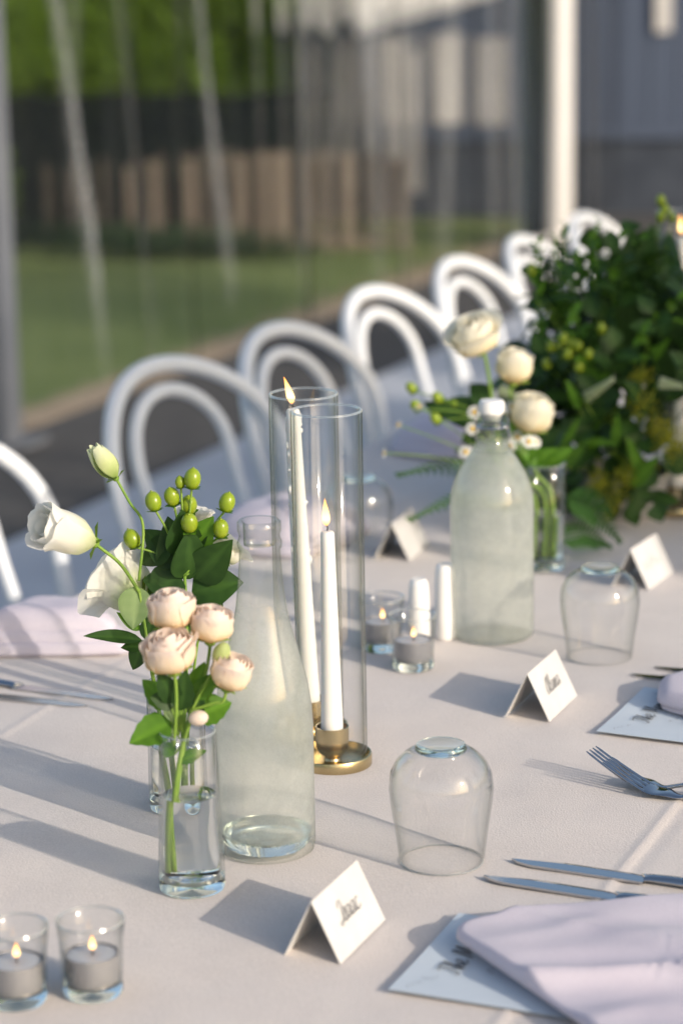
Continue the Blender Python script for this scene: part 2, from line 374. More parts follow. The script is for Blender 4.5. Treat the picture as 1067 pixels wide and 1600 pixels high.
# low outbuilding on the right behind the curtain
def outbuilding():
    Y = 13.6; g = lambda px, py: D(px, py, Y)
    t = thing('garden_outbuilding', 'boarded outbuilding behind the clear curtain, sun and shade put into its colours', 'building', (0, 0, 0))
    mw = simple('shade_blue_boards', (.034, .050, .088), (.050, .070, .115), 3, .75, stretch=(3, 1, .2))  # wall in shade, the bluish shade put into the board colour
    mwh = simple('lit_white', (.76, .75, .74), (.81, .80, .79), 5, .6)
    mpl = simple('sun_patch_pale', (.40, .39, .385), (.47, .46, .45), 5, .6)  # sun patches on the shaded wall, put on as pale panels
    md = simple('shade_dark_base', (.022, .030, .046), (.038, .048, .068), 5, .9)  # garden shade below the boards, put into a dark base colour
    x0, x1 = g(566, 200).x, g(1500, 200).x
    zt = g(700, 205).z
    MB().box(x0, x1, Y+.03, Y+.2, -.05, 1.27).build('wall', md, t, False)  # below the boards this stands in for the garden in shade
    x = x0; bw = .16; bd = MB().box(0, bw-.008, Y, Y+.029, zt, 1.3).mesh('board', mw, False)
    while x < x1-bw: obj('board', bd, t, (x, 0, 0)); x += bw
    MB().box(x0, x1, Y-.02, Y+.028, zt-.06, zt-.002).build('base_rail', mw, t, False)
    # lit area above the sloping shade edge, put in as a white panel
    a, b, c, d = g(556, 56), g(772, -6), g(800, -18), g(556, -18)
    v = [Vector((p.x, Y-.05, p.z)) for p in (a, b, c, d)]; v += [p+Vector((0, .045, 0)) for p in v]
    obj('lit_panel', mesh('lit_panel', v, [(0, 1, 2, 3), (7, 6, 5, 4), (0, 4, 5, 1), (1, 5, 6, 2), (2, 6, 7, 3), (3, 7, 4, 0)], mwh, False), t)
    for xa, xb, ya, yb in ((602, 630, 60, 250), (640, 656, 80, 300), (681, 722, 50, 192), (742, 793, 58, 195), (1022, 1048, -20, 50)):
        p, q = g(xa, yb), g(xb, ya); MB().box(p.x, q.x, Y-.04, Y-.001, p.z, q.z).build('sun_patch', mpl, t, False)
outbuilding()

# ---------------------------------------------------------------- marquee: legs and clear curtain
CV = -3.86
m_leg = simple('white_aluminium', (.66, .65, .64), (.70, .69, .68), 4, .4)
m_pvc_white = simple('white_pvc', (.62, .61, .60), (.68, .67, .66), 3, .5)
def marquee_leg(u, label, v=CV, wd=.14, bundle=False, m_leg=m_leg, dp=.06):
    t = thing('marquee_leg', label, 'post', W(u, v), RU, 'marquee legs')
    MB().box(-wd/2, wd/2, -dp, dp, .02, 3.0).build('upright', m_leg, t, False)
    MB().box(-.13, .13, -.11, .11, 0, .02).build('foot_plate', m_leg, t, False)
    if bundle:
        mb = MB()
        for k in range(5):
            mb.tube([(-.13-.05*k, -.02+.02*math.sin(k*2), z) for z in (.05, .6, 1.2, 1.8, 2.3)], [.032+.008*math.sin(k*3+z) for z in range(5)], 8)
        mb.build('gathered_curtain', thin_glass('bunched_pvc', (.62, .65, .67), (.25, .27, .3), .6, 3., .12, .04), t)
uL = PV(-17, 400, CV).dot(UX); uR = PV(857, 200, CV).dot(UX)
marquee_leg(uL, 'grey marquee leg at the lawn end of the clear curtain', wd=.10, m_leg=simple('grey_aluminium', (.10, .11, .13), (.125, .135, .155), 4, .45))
marquee_leg(uR, 'white marquee leg with gathered curtain beyond the far chairs', wd=.22, bundle=True, dp=.09)
def curtain():
    u0, u1 = uL-2.5, uR+6; nu = 1500; nz = 16; H = 2.3
    ridges = []
    for (xa, ya, xb, yb, wd, am) in ((88, 0, 150, 430, .022, 1), (150, 430, 165, 560, .02, .55), (312, 0, 362, 430, .022, 1), (460, 0, 468, 440, .022, .9), (120, 0, 118, 300, .03, .25),
                                     (205, 250, 240, 560, .02, .3), (520, 0, 515, 420, .02, .3), (575, 20, 590, 430, .04, .5), (640, 60, 632, 430, .03, .4), (668, 40, 690, 430, .03, .35), (705, 60, 700, 430, .05, .5),
                                     (765, 0, 770, 380, .05, .55), (800, 0, 806, 400, .03, .7), (925, 0, 930, 340, .05, .3), (985, 0, 980, 340, .04, .25), (1040, 0, 1046, 300, .05, .35)):
        A = PV(xa, ya, CV); B_ = PV(xb, yb, CV); ridges.append((A.dot(UX), A.z, B_.dot(UX), B_.z, wd, am))
    v = []; f = []; hz = []
    for j in range(nz+1):
        z = .03 + (H-.03)*(j/nz)
        for i in range(nu+1):
            u = lerp(u0, u1, i/nu)
            d = .012*math.sin(u*5.3+.6*math.sin(z*1.3)) + .006*math.sin(u*13+z*.7+1) + .004*math.sin(u*31+.9*z)
            h = .0
            for a, za, b, zb, wd, am in ridges:
                k = (za-z)/(za-zb) if abs(za-zb) > 1e-4 else 0
                if k < -1.2 or k > 1.05: continue
                uu = lerp(a, b, k); g = math.exp(-((u-uu)/wd)**2)*am*(1 if 0 <= k <= .8 else max(0, 1-abs(k-.8)*2.5) if k > .8 else 1)
                d += .02*g; h += g
            v.append(W(u, CV, z)+VX*d); hz.append(min(1, h))
    for j in range(nz):
        for i in range(nu): a = j*(nu+1)+i; f.append((a, a+1, a+nu+2, a+nu+1))
    m, t, N, L, B, O = newmat('clear_pvc'); N.remove(B)
    at = N.new('ShaderNodeAttribute'); at.attribute_name = 'crease'
    lw = N.new('ShaderNodeLayerWeight'); lw.inputs[0].default_value = .5
    tp = N.new('ShaderNodeBsdfTransparent'); tp.inputs[0].default_value = (.96, .965, .97, 1)
    gl = N.new('ShaderNodeBsdfGlossy'); gl.inputs['Roughness'].default_value = .12
    df = N.new('ShaderNodeBsdfDiffuse'); df.inputs[0].default_value = (.75, .76, .78, 1)
    tl = N.new('ShaderNodeBsdfTranslucent'); tl.inputs[0].default_value = (.75, .76, .78, 1)
    haze = mix_shader(N, L, .5, df.outputs[0], tl.outputs[0])
    n = noise_node(N, L, 1.0, 5, stretch=(9, 9, .35))
    hf = math_node(N, L, 'ADD', math_node(N, L, 'MULTIPLY', at.outputs['Fac'], .34), math_node(N, L, 'MULTIPLY', math_node(N, L, 'MAXIMUM', math_node(N, L, 'SUBTRACT', n.outputs[0], .45), 0), .05))
    hf = math_node(N, L, 'ADD', hf, .004)
    rf = N.new('ShaderNodeBsdfRefraction'); rf.inputs['IOR'].default_value = 1.04; rf.inputs['Roughness'].default_value = .22; rf.inputs[0].default_value = (.94, .95, .96, 1)
    body = mix_shader(N, L, hf, mix_shader(N, L, .45, tp.outputs[0], rf.outputs[0]), haze)
    fr = math_node(N, L, 'ADD', math_node(N, L, 'MULTIPLY', math_node(N, L, 'POWER', lw.outputs['Facing'], 5.), .15), .014)
    L.new(mix_shader(N, L, fr, body, gl.outputs[0]), O.inputs[0])
    o = obj('clear_curtain', mesh('clear_curtain', v, f, m, True, 0, {'crease': hz}))
    tag(o, 'clear plastic marquee curtain with vertical creases between the lawn and chairs', 'curtain')
    mr = MB(); mr.tube([W(u0, CV, 2.33), W(u1, CV, 2.33)], .04, 8)
    tag(mr.build('curtain_rail', m_leg), 'white rail the clear marquee curtain hangs from', 'rail')
curtain()
# unseen panel added on the sun side to shade some of the chairs
t = thing('added_shade_panel', 'added white shade panel, out of view on the sunny side of the marquee', 'wall', W(1.62, 3.5), RU)
MB().box(-.31, .46, -.01, .01, 0, 3.6).build('added_panel', m_pvc_white, t, False)
MB().box(.47, .59, -.06, .06, 0, 3.6).build('post', m_leg, t, False)  # post of the added shade panel

# ---------------------------------------------------------------- table
V0, V1, U0, U1 = -1.395, -.325, -.1, 6.9
def table():
    t = thing('banquet_table', 'long banquet table hidden under the beige cloth', 'table', W(0, -.86), RU)
    mtop = simple('table_board', (.4, .3, .2), (.5, .38, .26), 6, .6)
    MB().box(U0+.006, U1-.006, -.524, .524, .715, TZ-.006).build('tabletop', mtop, t, False)
    for u in (.4, 2.4, 4.4, 6.4):
        for s in (-1, 1):
            MB().tube([(u, s*.2, .715), (u, s*.24, 0)], .016, 8).build('leg', MT['steel'], t)
table()
def tablecloth():
    mb = MB(); nu, nv = 700, 260; hem = .24
    def top(u, v):
        z = TZ + .0032*noise.noise(Vector((u*3, v*4, 0))) + .0012*noise.noise(Vector((u*9, v*12, 3))) + .0003*noise.noise(Vector((u*40, v*34, 5)))
        z += .0016*math.exp(-((v+.528)/.0035)**2) - .0007*math.exp(-((v+.518)/.007)**2)
        z += .001*math.exp(-((v+1.2)/.005)**2)
        for uc in (.98, 2.62, 4.1): z += .0009*math.exp(-((u-uc-.01*math.sin(v*5))/.005)**2)
        return z
    v = []; f = []
    rows = [(V0-.004-.0, -1)]
    vs = [('d', -hem*(1-k/8)) for k in range(8)] + [('t', lerp(V0, V1, k/nv)) for k in range(nv+1)] + [('e', -hem*(k+1)/8) for k in range(8)]
    for i in range(nu+1):
        u = lerp(U0, U1, i/nu)
        for k, q in vs:
            if k == 't':
                e = min(q-V0, V1-q); z = top(u, q) - (.004*(1-e/.008)**2 if e < .008 else 0); v.append(W(u, q, z))
            else:
                s = -1 if k == 'd' else 1; base = V0 if k == 'd' else V1; dd = -q/hem
                wv = .018*dd*math.sin(u*9+1.3*math.sin(u*2.1)) + .012*dd
                v.append(W(u, base+s*(.006+max(-.004, wv)), TZ-.006+q))
    n = len(vs)
    for i in range(nu):
        for j in range(n-1): a = i*n+j; f.append((a, a+1, a+n+1, a+n))
    o = obj('tablecloth', mesh('tablecloth', v, f, MT['cloth'], True, 0))
    tag(o, 'pinkish beige linen cloth spread over the long banquet table', 'tablecloth')
tablecloth()

# ---------------------------------------------------------------- chairs
def make_chair():
    t = thing('bentwood_chair', 'x', 'chair', (0, 0, 0), RU, 'white bentwood chairs along the far side of the table')
    zs, zt, hw = .45, .865, .207
    def back(x, z): return .17 + .10*(z-zs)/(zt-zs) + .055*(1-(x/hw)**2)*min(1, (z-zs)/.25)
    def hoop(hw_, ztop, zarch, n=22):
        pts = [(-hw_*.93, zs-.01)] + [(-hw_*lerp(.93, 1, k/4), lerp(zs+.05, zarch, k/4)) for k in range(1, 5)]
        for k in range(1, n): a = math.pi*k/n; pts.append((-hw_*math.cos(a), zarch+(ztop-zarch)*math.sin(a)**.9))
        pts += [(-x, z) for x, z in pts[:5][::-1]]
        return [(x, back(x, z), z) for x, z in pts]
    MB().tube(hoop(hw, zt, .70), .0132, 12).build('back_hoop', MT['chair'], t)
    MB().tube([(x, y-.004, z) for x, y, z in hoop(.112, .825, .72)], .0110, 12).build('inner_hoop', MT['chair'], t)
    MB().lathe([(0, .425), (.19, .425), (.205, .435), (.205, .452), (.19, .458), (.15, .455), (0, .448)], 40).build('seat', MT['chair'], t)
    MB().lathe([(.175, .26), (.19, .26), (.19, .28), (.175, .28), (.175, .26)], 32).build('leg_ring', MT['chair'], t)
    for s in (-1, 1):
        MB().tube([(s*.14, -.13, .43), (s*.155, -.15, .25), (s*.165, -.17, 0)], [.017, .015, .012], 10).build('front_leg', MT['chair'], t)
        MB().tube([(s*.185, .165, .46), (s*.175, .17, .25), (s*.185, .22, 0)], [.016, .015, .012], 10).build('rear_leg', MT['chair'], t)
    return t
ch = make_chair()
CH = [(2.70, 'white bentwood chair behind the left napkin, first in the row'),
      (3.355, 'second white bentwood chair of the row, shaded, behind the lisianthus bud'),
      (3.745, 'third white bentwood chair of the row, shaded, behind the tall candle tubes'),
      (4.225, 'fourth white bentwood chair of the row, its hoop top in sun'),
      (4.69, 'fifth white bentwood chair of the row, sunlit, behind the cream rose'),
      (5.10, 'sixth white bentwood chair of the row, left of the leafy arrangement'),
      (5.56, 'seventh white bentwood chair, half hidden by the leafy arrangement')]
for i, (u, lab) in enumerate(CH):
    p = W(u-.05+(.06, -.02, 0, 0, 0, 0, 0, 0, 0)[i], -1.708+.325-(.10, .035, .0, .015, .01, 0, 0, 0, 0)[i]); rz = RU + [R(-6), R(-13), R(-7), R(-5), R(-3), R(2), 0, R(-2), R(1)][i]
    if i == 0: ch.location = p; ch['label'] = lab; ch.rotation_euler.z = rz
    else: dup(ch, p, rz, lab)

# ---------------------------------------------------------------- bottles
def bottle_a():
    p = P(418, 1327); t = thing('water_bottle', 'misted glass water bottle with open neck behind the small rose vase', 'bottle', p)
    pr = [(0, .004), (.030, .0015), (.0365, 0), (.0405, .003), (.0415, .010), (.0415, .03), (.0415, .07), (.0415, .112), (.0405, .130), (.0380, .148), (.034, .165), (.029, .183), (.0245, .200),
          (.0215, .215), (.0190, .236), (.0176, .255), (.0170, .266), (.0184, .268), (.0188, .272), (.0172, .276), (.0170, .279), (.0182, .282), (.0182, .289), (.0165, .291), (.0135, .290), (.0132, .27)]
    fog = [0, 0, .1, .15, .3, .75, .95, 1, 1, 1, .95, .85, .6, .4, .2, .1, .05, 0, 0, 0, 0, 0, 0, 0, 0, 0]
    MB().lathe(pr, 72, a=fog).build('body', MT['frost'], t, attr='fog', sharp=0)
    MB().lathe([(0, .006), (.034, .006), (.038, .012), (.0375, .018), (.03, .014), (0, .012)], 48).build('thick_base', MT['solid'], t)
bottle_a()
def bottle_b():
    p = P(769, 992); t = thing('swing_top_bottle', 'misted glass swing top bottle with white stopper beside the salt shakers', 'bottle', p, R(-20))
    pr = [(0, .004), (.034, .0015), (.041, 0), (.0450, .003), (.0463, .010), (.0463, .05), (.0463, .10), (.0463, .150), (.0452, .163), (.0418, .176), (.0365, .188), (.0300, .199),
          (.0235, .209), (.0190, .217), (.0160, .226), (.0152, .234), (.0168, .236), (.0168, .240), (.0150, .242), (.0146, .250), (.0120, .251), (.0118, .235)]
    fog = [.2, .2, .5, .8, 1, 1.15, 1.2, 1.2, 1.15, 1.1, 1, .9, .7, .4, .15, 0, 0, 0, 0, 0, 0, 0]
    MB().lathe(pr, 72, a=fog).build('body', MT['frost'], t, attr='fog', sharp=0)
    MB().lathe([(0, .246), (.0105, .246), (.0115, .2515), (.0142, .254), (.0146, .263), (.0125, .267), (0, .268)], 32).build('stopper', MT['ceramic'], t)
    wb = MB(); wb.tube([(.0165, 0, .238), (.020, .004, .228), (.0195, .003, .222), (.0185, 0, .245), (.0155, 0, .262), (.004, 0, .2665), (-.0155, 0, .262), (-.0185, 0, .245), (-.0195, .003, .222), (-.020, .004, .228), (-.0165, 0, .238)], .0011, 6)
    wb.lathe([(.0165, .2365), (.0176, .238), (.0165, .2395), (.0155, .238), (.0165, .2365)], 32); wb.build('wire_bail', MT['steel'], t)
bottle_b()

# ---------------------------------------------------------------- candles
def flame(parent, p, h, r, lean=(0, 0)):
    pr = [(.0004, 0), (r*.7, h*.10), (r, h*.25), (r*.85, h*.45), (r*.5, h*.7), (r*.18, h*.9), (.0002, h)]
    mb = MB(); mb.lathe(pr, 14)
    for q in mb.v: k = (q.z/h)**1.4; q.x += lean[0]*k; q.y += lean[1]*k
    o = mb.build('flame', MT['flame'], parent, sharp=0); o.location = p; return o
def wick(parent, p, h=.008):
    MB().tube([p, (p[0]+.0003, p[1], p[2]+h*.6), (p[0]-.0016, p[1], p[2]+h)], .0007, 6).build('wick', MT['wick'], parent)
def taper_set(c, label, lab_tube, lab_c, tube_h, cand_h, lean=(0, 0), fl=(0, 0), drips=False, tr=.033):
    t = thing('candle_holder', 'brushed brass candle holder under '+label, 'candle holder', c, 0, 'brass candle holders')
    MB().lathe([(0, 0), (.0365, 0), (.0372, .001), (.0372, .0105), (.0366, .0115), (.0352, .0115), (.0348, .005), (.012, .0045), (0, .0045)], 64).build('tray', MT['brass'], t)
    MB().lathe([(0, .004), (.0085, .0045), (.0075, .0065), (.0095, .0085), (.0135, .0125), (.0155, .018), (.0158, .026), (.0158, .0375), (.0145, .0375), (.0142, .028), (.010, .024), (0, .024)], 48).build('cup', MT['brass'], t)
    g = thing('glass_tube', lab_tube, 'glass tube', Vector(c)+Vector((0, 0, .0055)), 0, 'glass candle tubes')
    MB().lathe([(tr, 0), (tr, tube_h), (tr-.0008, tube_h+.0007), (tr-.0022, tube_h+.0007), (tr-.0026, tube_h), (tr-.0026, 0), (tr, 0)], 72).build('wall', MT['tube'], g, sharp=60)
    MB().lathe([(tr+.0003, tube_h), (tr-.0004, tube_h+.0016), (tr-.0021, tube_h+.0016), (tr-.0029, tube_h), (tr+.0003, tube_h)], 72).build('rim', MT['rim'], g)
    k = thing('taper_candle', lab_c, 'candle', Vector(c)+Vector((0, 0, .0245)), 0, 'lit white taper candles')
    n = 14; pts = []; rr = []
    for i in range(n+1):
        q = i/n; pts.append((lean[0]*q, lean[1]*q, cand_h*q)); rr.append(lerp(.0108, .0064, q**.9))
    pts += [(lean[0], lean[1], cand_h+.002), (lean[0], lean[1], cand_h+.0025)]; rr += [.0052, .001]
    MB().tube(pts, rr, 28).build('wax_body', MT['wax'], k)
    if drips:
        d = MB(); rng = random.Random(5)
        for s in range(26):
            q = rng.uniform(.35, .99); a = R(rng.choice((172, 185, 200, 10)))+rng.uniform(-.15, .15); r0 = lerp(.0108, .0064, q)
            d.ball((lean[0]*q+r0*math.cos(a), lean[1]*q+r0*math.sin(a), cand_h*q), rng.uniform(.0012, .0021), 7, 6, (1, 1, rng.uniform(1.2, 2.8)))
        d.tube([(lean[0]*q+lerp(.0108, .0064, q)*-1.0, lean[1]*q, cand_h*q) for q in (.35, .5, .65, .8, .97)], [.0006, .0012, .0013, .0015, .0014], 6)
        d.build('wax_drips', MT['wax'], k)
    wick(k, (lean[0], lean[1], cand_h+.001)); flame(k, (lean[0]-.0008, lean[1], cand_h+.007), .026, .0040, fl)
c1 = P(520, 1193); c2 = P(485, 1148); c2 = c1 + (c2-c1).normalized()*max((c2-c1).length, .0765)
taper_set(c1, 'the shorter lit candle', 'clear glass tube around the shorter burning candle', 'shorter white taper candle burning inside its glass tube', .334, .200, (-.001, 0), (-.001, 0))
taper_set(c2, 'the tall dripping candle', 'clear glass tube around the tall dripping candle', 'tall leaning white taper candle with wax drips and bent flame', .334, .300, (-.010, -.004), (-.007, 0), True)
c3 = P(1058, 800)
taper_set(c3, 'the candle beside the leafy arrangement', 'clear glass tube beside the leafy arrangement', 'white taper candle burning beside the leafy arrangement', .40, .345, (0, 0), (-.002, 0))

def votive(c, label, r=.0245, h=.058, lit=True, fl=(.0, .0)):
    t = thing('votive_glass', label, 'votive glass', c, 0, 'glass votive candle cups')
    MB().lathe([(r*.90, .010), (r*.93, .016), (r*.97, h*.7), (r*1.04, h), (r*1.02, h+.0008), (r*.98, h), (r*.92, h*.7), (r*.88, .016), (r*.86, .0105), (r*.90, .010)], 56).build('wall', MT['glass'], t, sharp=0)
    MB().lathe([(r*1.042, h), (r*1.02, h+.0012), (r*.985, h), (r*1.02, h-.001), (r*1.042, h)], 56).build('rim', MT['rim'], t)
    MB().lathe([(0, .0022), (r*.6, .001), (r*.84, 0), (r*.91, .002), (r*.93, .006), (r*.90, .0098), (r*.7, .0085), (0, .008)], 48).build('thick_base', MT['solid'], t)
    k = thing('tealight', 'grey tealight burning in the '+label, 'candle', Vector(c)+Vector((0, 0, .0106)), 0, 'tealights')
    MB().lathe([(0, 0), (.0192, 0), (.0198, .001), (.0200, .0215), (.0196, .0215), (.0194, .0195), (0, .0193)], 40).build('metal_cup', MT['tin'], k)
    MB().lathe([(.0193, .0196), (.0170, .0205), (.006, .0200), (0, .0196)], 40).build('wax', MT['tealight_wax'], k)
    wick(k, (.001, 0, .0198), .006); flame(k, (.001, 0, .0235), .0115, .0029, fl)
votive(P(146, 1551), 'clear votive cup beside the small rose vase')
votive(P(28, 1563), 'clear votive cup one step farther from the rose vase')
votive(P(645, 1043), 'clear votive cup directly before the salt shakers')
votive(P(597, 1013), 'clear votive cup seen through the glass tubes')

# ---------------------------------------------------------------- tumblers, shakers
def tumbler(c, label, s=1.):
    t = thing('upturned_tumbler', label, 'tumbler', c, 0, 'upturned stemless tumblers')
    out = [(.0352, .0), (.0362, .004), (.0395, .03), (.0428, .052), (.0440, .066), (.0425, .079), (.0375, .089), (.0300, .096), (.0222, .1005)]
    inn = [(r-.0014, z-.0006) for r, z in out[::-1]]; inn[-1] = (inn[-1][0], 0)
    MB().lathe([(r*s, z*s) for r, z in out+inn+[out[0]]], 72).build('bowl', MT['glass'], t, sharp=0)
    MB().lathe([(0, .0955*s), (.014*s, .0965*s), (.0212*s, .0985*s), (.0218*s, .1012*s), (.0206*s, .1035*s), (.017*s, .1042*s), (.013*s, .1030*s), (0, .1022*s)], 56).build('thick_base', MT['solid'], t)
    MB().lathe([(.0356*s, .0008*s), (.0349*s, .0016*s), (.0342*s, .0008*s), (.0349*s, 0), (.0356*s, .0008*s)], 64).build('rim', MT['rim'], t)
tumbler(P(690, 1345), 'upturned glass tumbler standing beside the brass candle holder')
tumbler(P(936, 1027), 'upturned glass tumbler beside the swing top bottle', .98)
tumbler(P(562, 868), 'upturned glass tumbler behind the glass tubes by a place card')
def shaker(c, label, h, r, tilt):
    t = thing('salt_shaker', label, 'shaker', c, 0, 'white ceramic shakers')
    MB().lathe([(0, .0006), (r*.9, 0), (r*1.05, .003), (r*1.06, h*.3), (r*1.0, h*.7), (r*.92, h-.008), (r*.82, h-.003), (r*.6, h), (r*.4, h-.0008), (0, h-.0012)], 40).build('body', MT['ceramic'], t)
    hb = MB()
    for k in range(5): a = k*1.2566; hb.ball((r*.3*math.cos(a), r*.3*math.sin(a), h-.0008), .0007, 6, 4)
    hb.build('pour_holes', MT['wick'], t)
shaker(P(655, 1014), 'white ceramic shaker standing behind the votive cup, nearer the tubes', .080, .0115, 0)
shaker(P(696, 997), 'white ceramic shaker standing directly beside the swing top bottle', .086, .0118, 0)

# ---------------------------------------------------------------- writing
GL = {'I': [(.05, .75), (.2, 1), (.42, .95), (.33, .5), (.22, 0), (.02, -.05), (.0, .12), (.4, .12)], 's': [(0, .05), (.2, .5), (.26, .22), (.2, 0), (.06, .02), (.38, .1)],
      'a': [(.32, .42), (.12, .44), (.03, .2), (.12, 0), (.28, .2), (.34, .44), (.32, .1), (.4, .01), (.52, .14)], 'c': [(.32, .38), (.14, .44), (.04, .2), (.14, 0), (.32, .05), (.42, .14)],
      'A': [(.42, .9), (.2, .85), (.02, .35), (.1, 0), (.28, .25), (.46, 1.0), (.42, .4), (.42, 0), (.56, .12)], 'l': [(0, .1), (.2, .6), (.24, 1), (.13, .95), (.12, .25), (.2, 0), (.34, .12)],
      'n': [(0, .1), (.1, .44), (.1, 0), (.2, .36), (.32, .42), (.33, .06), (.42, .01), (.5, .14)], 'T': [(.0, .9), (.3, 1.0), (.6, .95), (.34, .98), (.3, .4), (.18, 0), (.02, .1)],
      'h': [(0, .1), (.2, .7), (.2, 1), (.1, .8), (.08, 0), (.2, .36), (.32, .4), (.32, .05), (.46, .14)], 'e': [(0, .12), (.22, .25), (.26, .42), (.12, .42), (.06, .2), (.16, 0), (.38, .14)],
      'M': [(0, 0), (.12, .9), (.18, 1), (.3, .2), (.5, 1), (.56, .9), (.6, .1), (.7, .02)], 'u': [(0, .3), (.1, .44), (.1, .1), (.2, 0), (.34, .4), (.34, .08), (.48, .12)],
      'B': [(.05, 0), (.12, .95), (.36, .9), (.32, .6), (.12, .52), (.42, .4), (.36, .05), (.08, 0), (.5, .05)], 'o': [(.2, .44), (.04, .2), (.16, 0), (.32, .2), (.2, .44), (.42, .36)],
      'w': [(0, .4), (.08, .02), (.22, .3), (.32, .02), (.44, .42), (.54, .34)], 'k': [(.02, 0), (.12, .6), (.2, 1), (.08, .9), (.08, 0), (.3, .42), (.14, .24), (.36, 0), (.44, .1)]}
def ribbon(mb, pts, w_):
    pts = [Vector(p) for p in pts]; n = len(pts); v = []
    for i, p in enumerate(pts):
        t = pts[min(i+1, n-1)]-pts[max(i-1, 0)]; t = t.normalized() if t.length > 1e-9 else Vector((1, 0, 0))
        s = Vector((-t.y, t.x, 0))*w_*(.6+.7*abs(t.y)); v += [p-s, p+s]
    mb.add(v, [(2*i, 2*i+2, 2*i+3, 2*i+1) for i in range(n-1)])
def script(text, size, width, slant=.25):
    mb = MB(); x = 0
    for c in text:
        if c == ' ': x += .35; continue
        low = max(b for a, b in GL[c]) < .6; g = [(a*1.12, b*(1.3 if low else 1.)) for a, b in GL[c]]; q = [((x+a+slant*b)*size, b*size, 0) for a, b in g]; ribbon(mb, catmull([(a, b, 0) for a, b, _ in q], 5), width)
        x += max(a for a, b in g)*.93
    for v in mb.v: v.x -= x*size/2
    return mb
def scribble(n, size, width, rng):
    mb = MB(); x = 0
    while x < n:
        k = rng.randint(3, 7); ribbon(mb, [((x+i*.28)*size, (rng.uniform(.25, .6) if i % 2 else rng.uniform(-.1, .1) if rng.random() < .8 else .9)*size, 0) for i in range(k)], width); x += k*.28+.35
    for v in mb.v: v.x -= x*size/2
    return mb
def place_card(c, rz, label, name, L=.092, hb=.0235, h=.0475):
    t = thing('place_card', label, 'place card', c, rz, 'folded white place cards')
    th = .0005
    for s, nm in ((-1, 'front_panel'), (1, 'back_panel')):
        v = []
        for x in (-L/2, L/2): v += [(x, s*hb, .0003), (x, 0, h), (x, -s*th*0, h-th*1.6), (x, s*(hb-th*1.6), .0003)]
        mesh_f = [(0, 1, 5, 4), (3, 7, 6, 2), (0, 4, 7, 3), (0, 3, 2, 1), (4, 5, 6, 7), (1, 2, 6, 5)]
        if s > 0: v = [Vector(p)+Vector((0, .00015, 0)) for p in v]
        obj(nm, mesh(nm, v, mesh_f, MT['paper'], False), t)
    if name:
        mb = scribble(5, .011, .0003, random.Random(2)) if name == '~' else script(name, .0165, .00034); ln = math.hypot(hb, h)
        o = mb.build('name_lettering', MT['ink'], t, False)
        for v in o.data.vertices:
            a = v.co.x; b = v.co.y/ln + .42; v.co = Vector((a, -hb*(1-b)-.0007, h*b+.0004))
def mid(a, b): return (a+b)/2
place_card(W(1.620, -.697, TZ), RU, 'folded white place card reading Isaac before the misted bottle', 'Isaac')
place_card(W(2.233, -.729, TZ), RU, 'folded white place card reading Alana beside the upper menu', 'Alana')
p4 = P(1000, 910); place_card(P(1004, 905), RU-R(4), 'folded white place card standing beyond the tumbler by the leaves', '~')
p3 = P(628, 862); place_card(p3, RU+R(5), 'folded white place card with blank side out, behind the shakers', None)

def menu(u, v, label, rz=0):
    t = thing('menu_sheet', label, 'menu', W(u, v, TZ+.0032), RU+rz, 'pale blue menu sheets')
    n = 10; vs = []; fs = []
    for i in range(n+1):
        for j in range(n+1):
            x = lerp(-.076, .076, i/n); y = lerp(-.21, 0, j/n); vs.append((x, y, .0006*math.sin(i*.5+j*.3)+.001*(j/n)**4))
    m = len(vs); vs += [(a, b, c-.0004) for a, b, c in vs]
    for i in range(n):
        for j in range(n): a = i*(n+1)+j; fs += [(a, a+n+1, a+n+2, a+1), (a+m, a+1+m, a+n+2+m, a+n+1+m)]
    for i in range(n):
        for k in ((i*(n+1), (i+1)*(n+1)), (i*(n+1)+n, (i+1)*(n+1)+n), (i, i+1), (n*(n+1)+i, n*(n+1)+i+1)): fs.append((k[0], k[1], k[1]+m, k[0]+m))
    sh = obj('sheet', mesh('sheet', vs, fs, MT['menu'], True, 30), t)
    rng = random.Random(int(u*100))
    o = script('The Menu', .0185, .0006).build('heading', MT['ink'], t, False); o.location = (0, -.040, .0018)
    y = -.064
    for k, (nn, sz) in enumerate(((5, .008), (10, .0042), (13, .0042), (9, .0042), (4, .008), (12, .0042), (10, .0042))):
        if k == 4: y -= .008
        o = scribble(nn, sz, .00028, rng).build('text_line', MT['ink'], t, False); o.location = (0, y, .0018); y -= .011 if sz > .005 else .0085
    for s in (-1, 1):
        o = scribble(3, .008, .00022, rng).build('corner_ornament', MT['ink'], t, False); o.location = (s*.055, -.022, .0018); o.rotation_euler.z = s*.6
menu(1.613, -.620, 'pale blue menu sheet under the big napkin with its corner showing')
menu(2.240, -.648, 'pale blue menu sheet between the Alana card and the forks', R(-2))

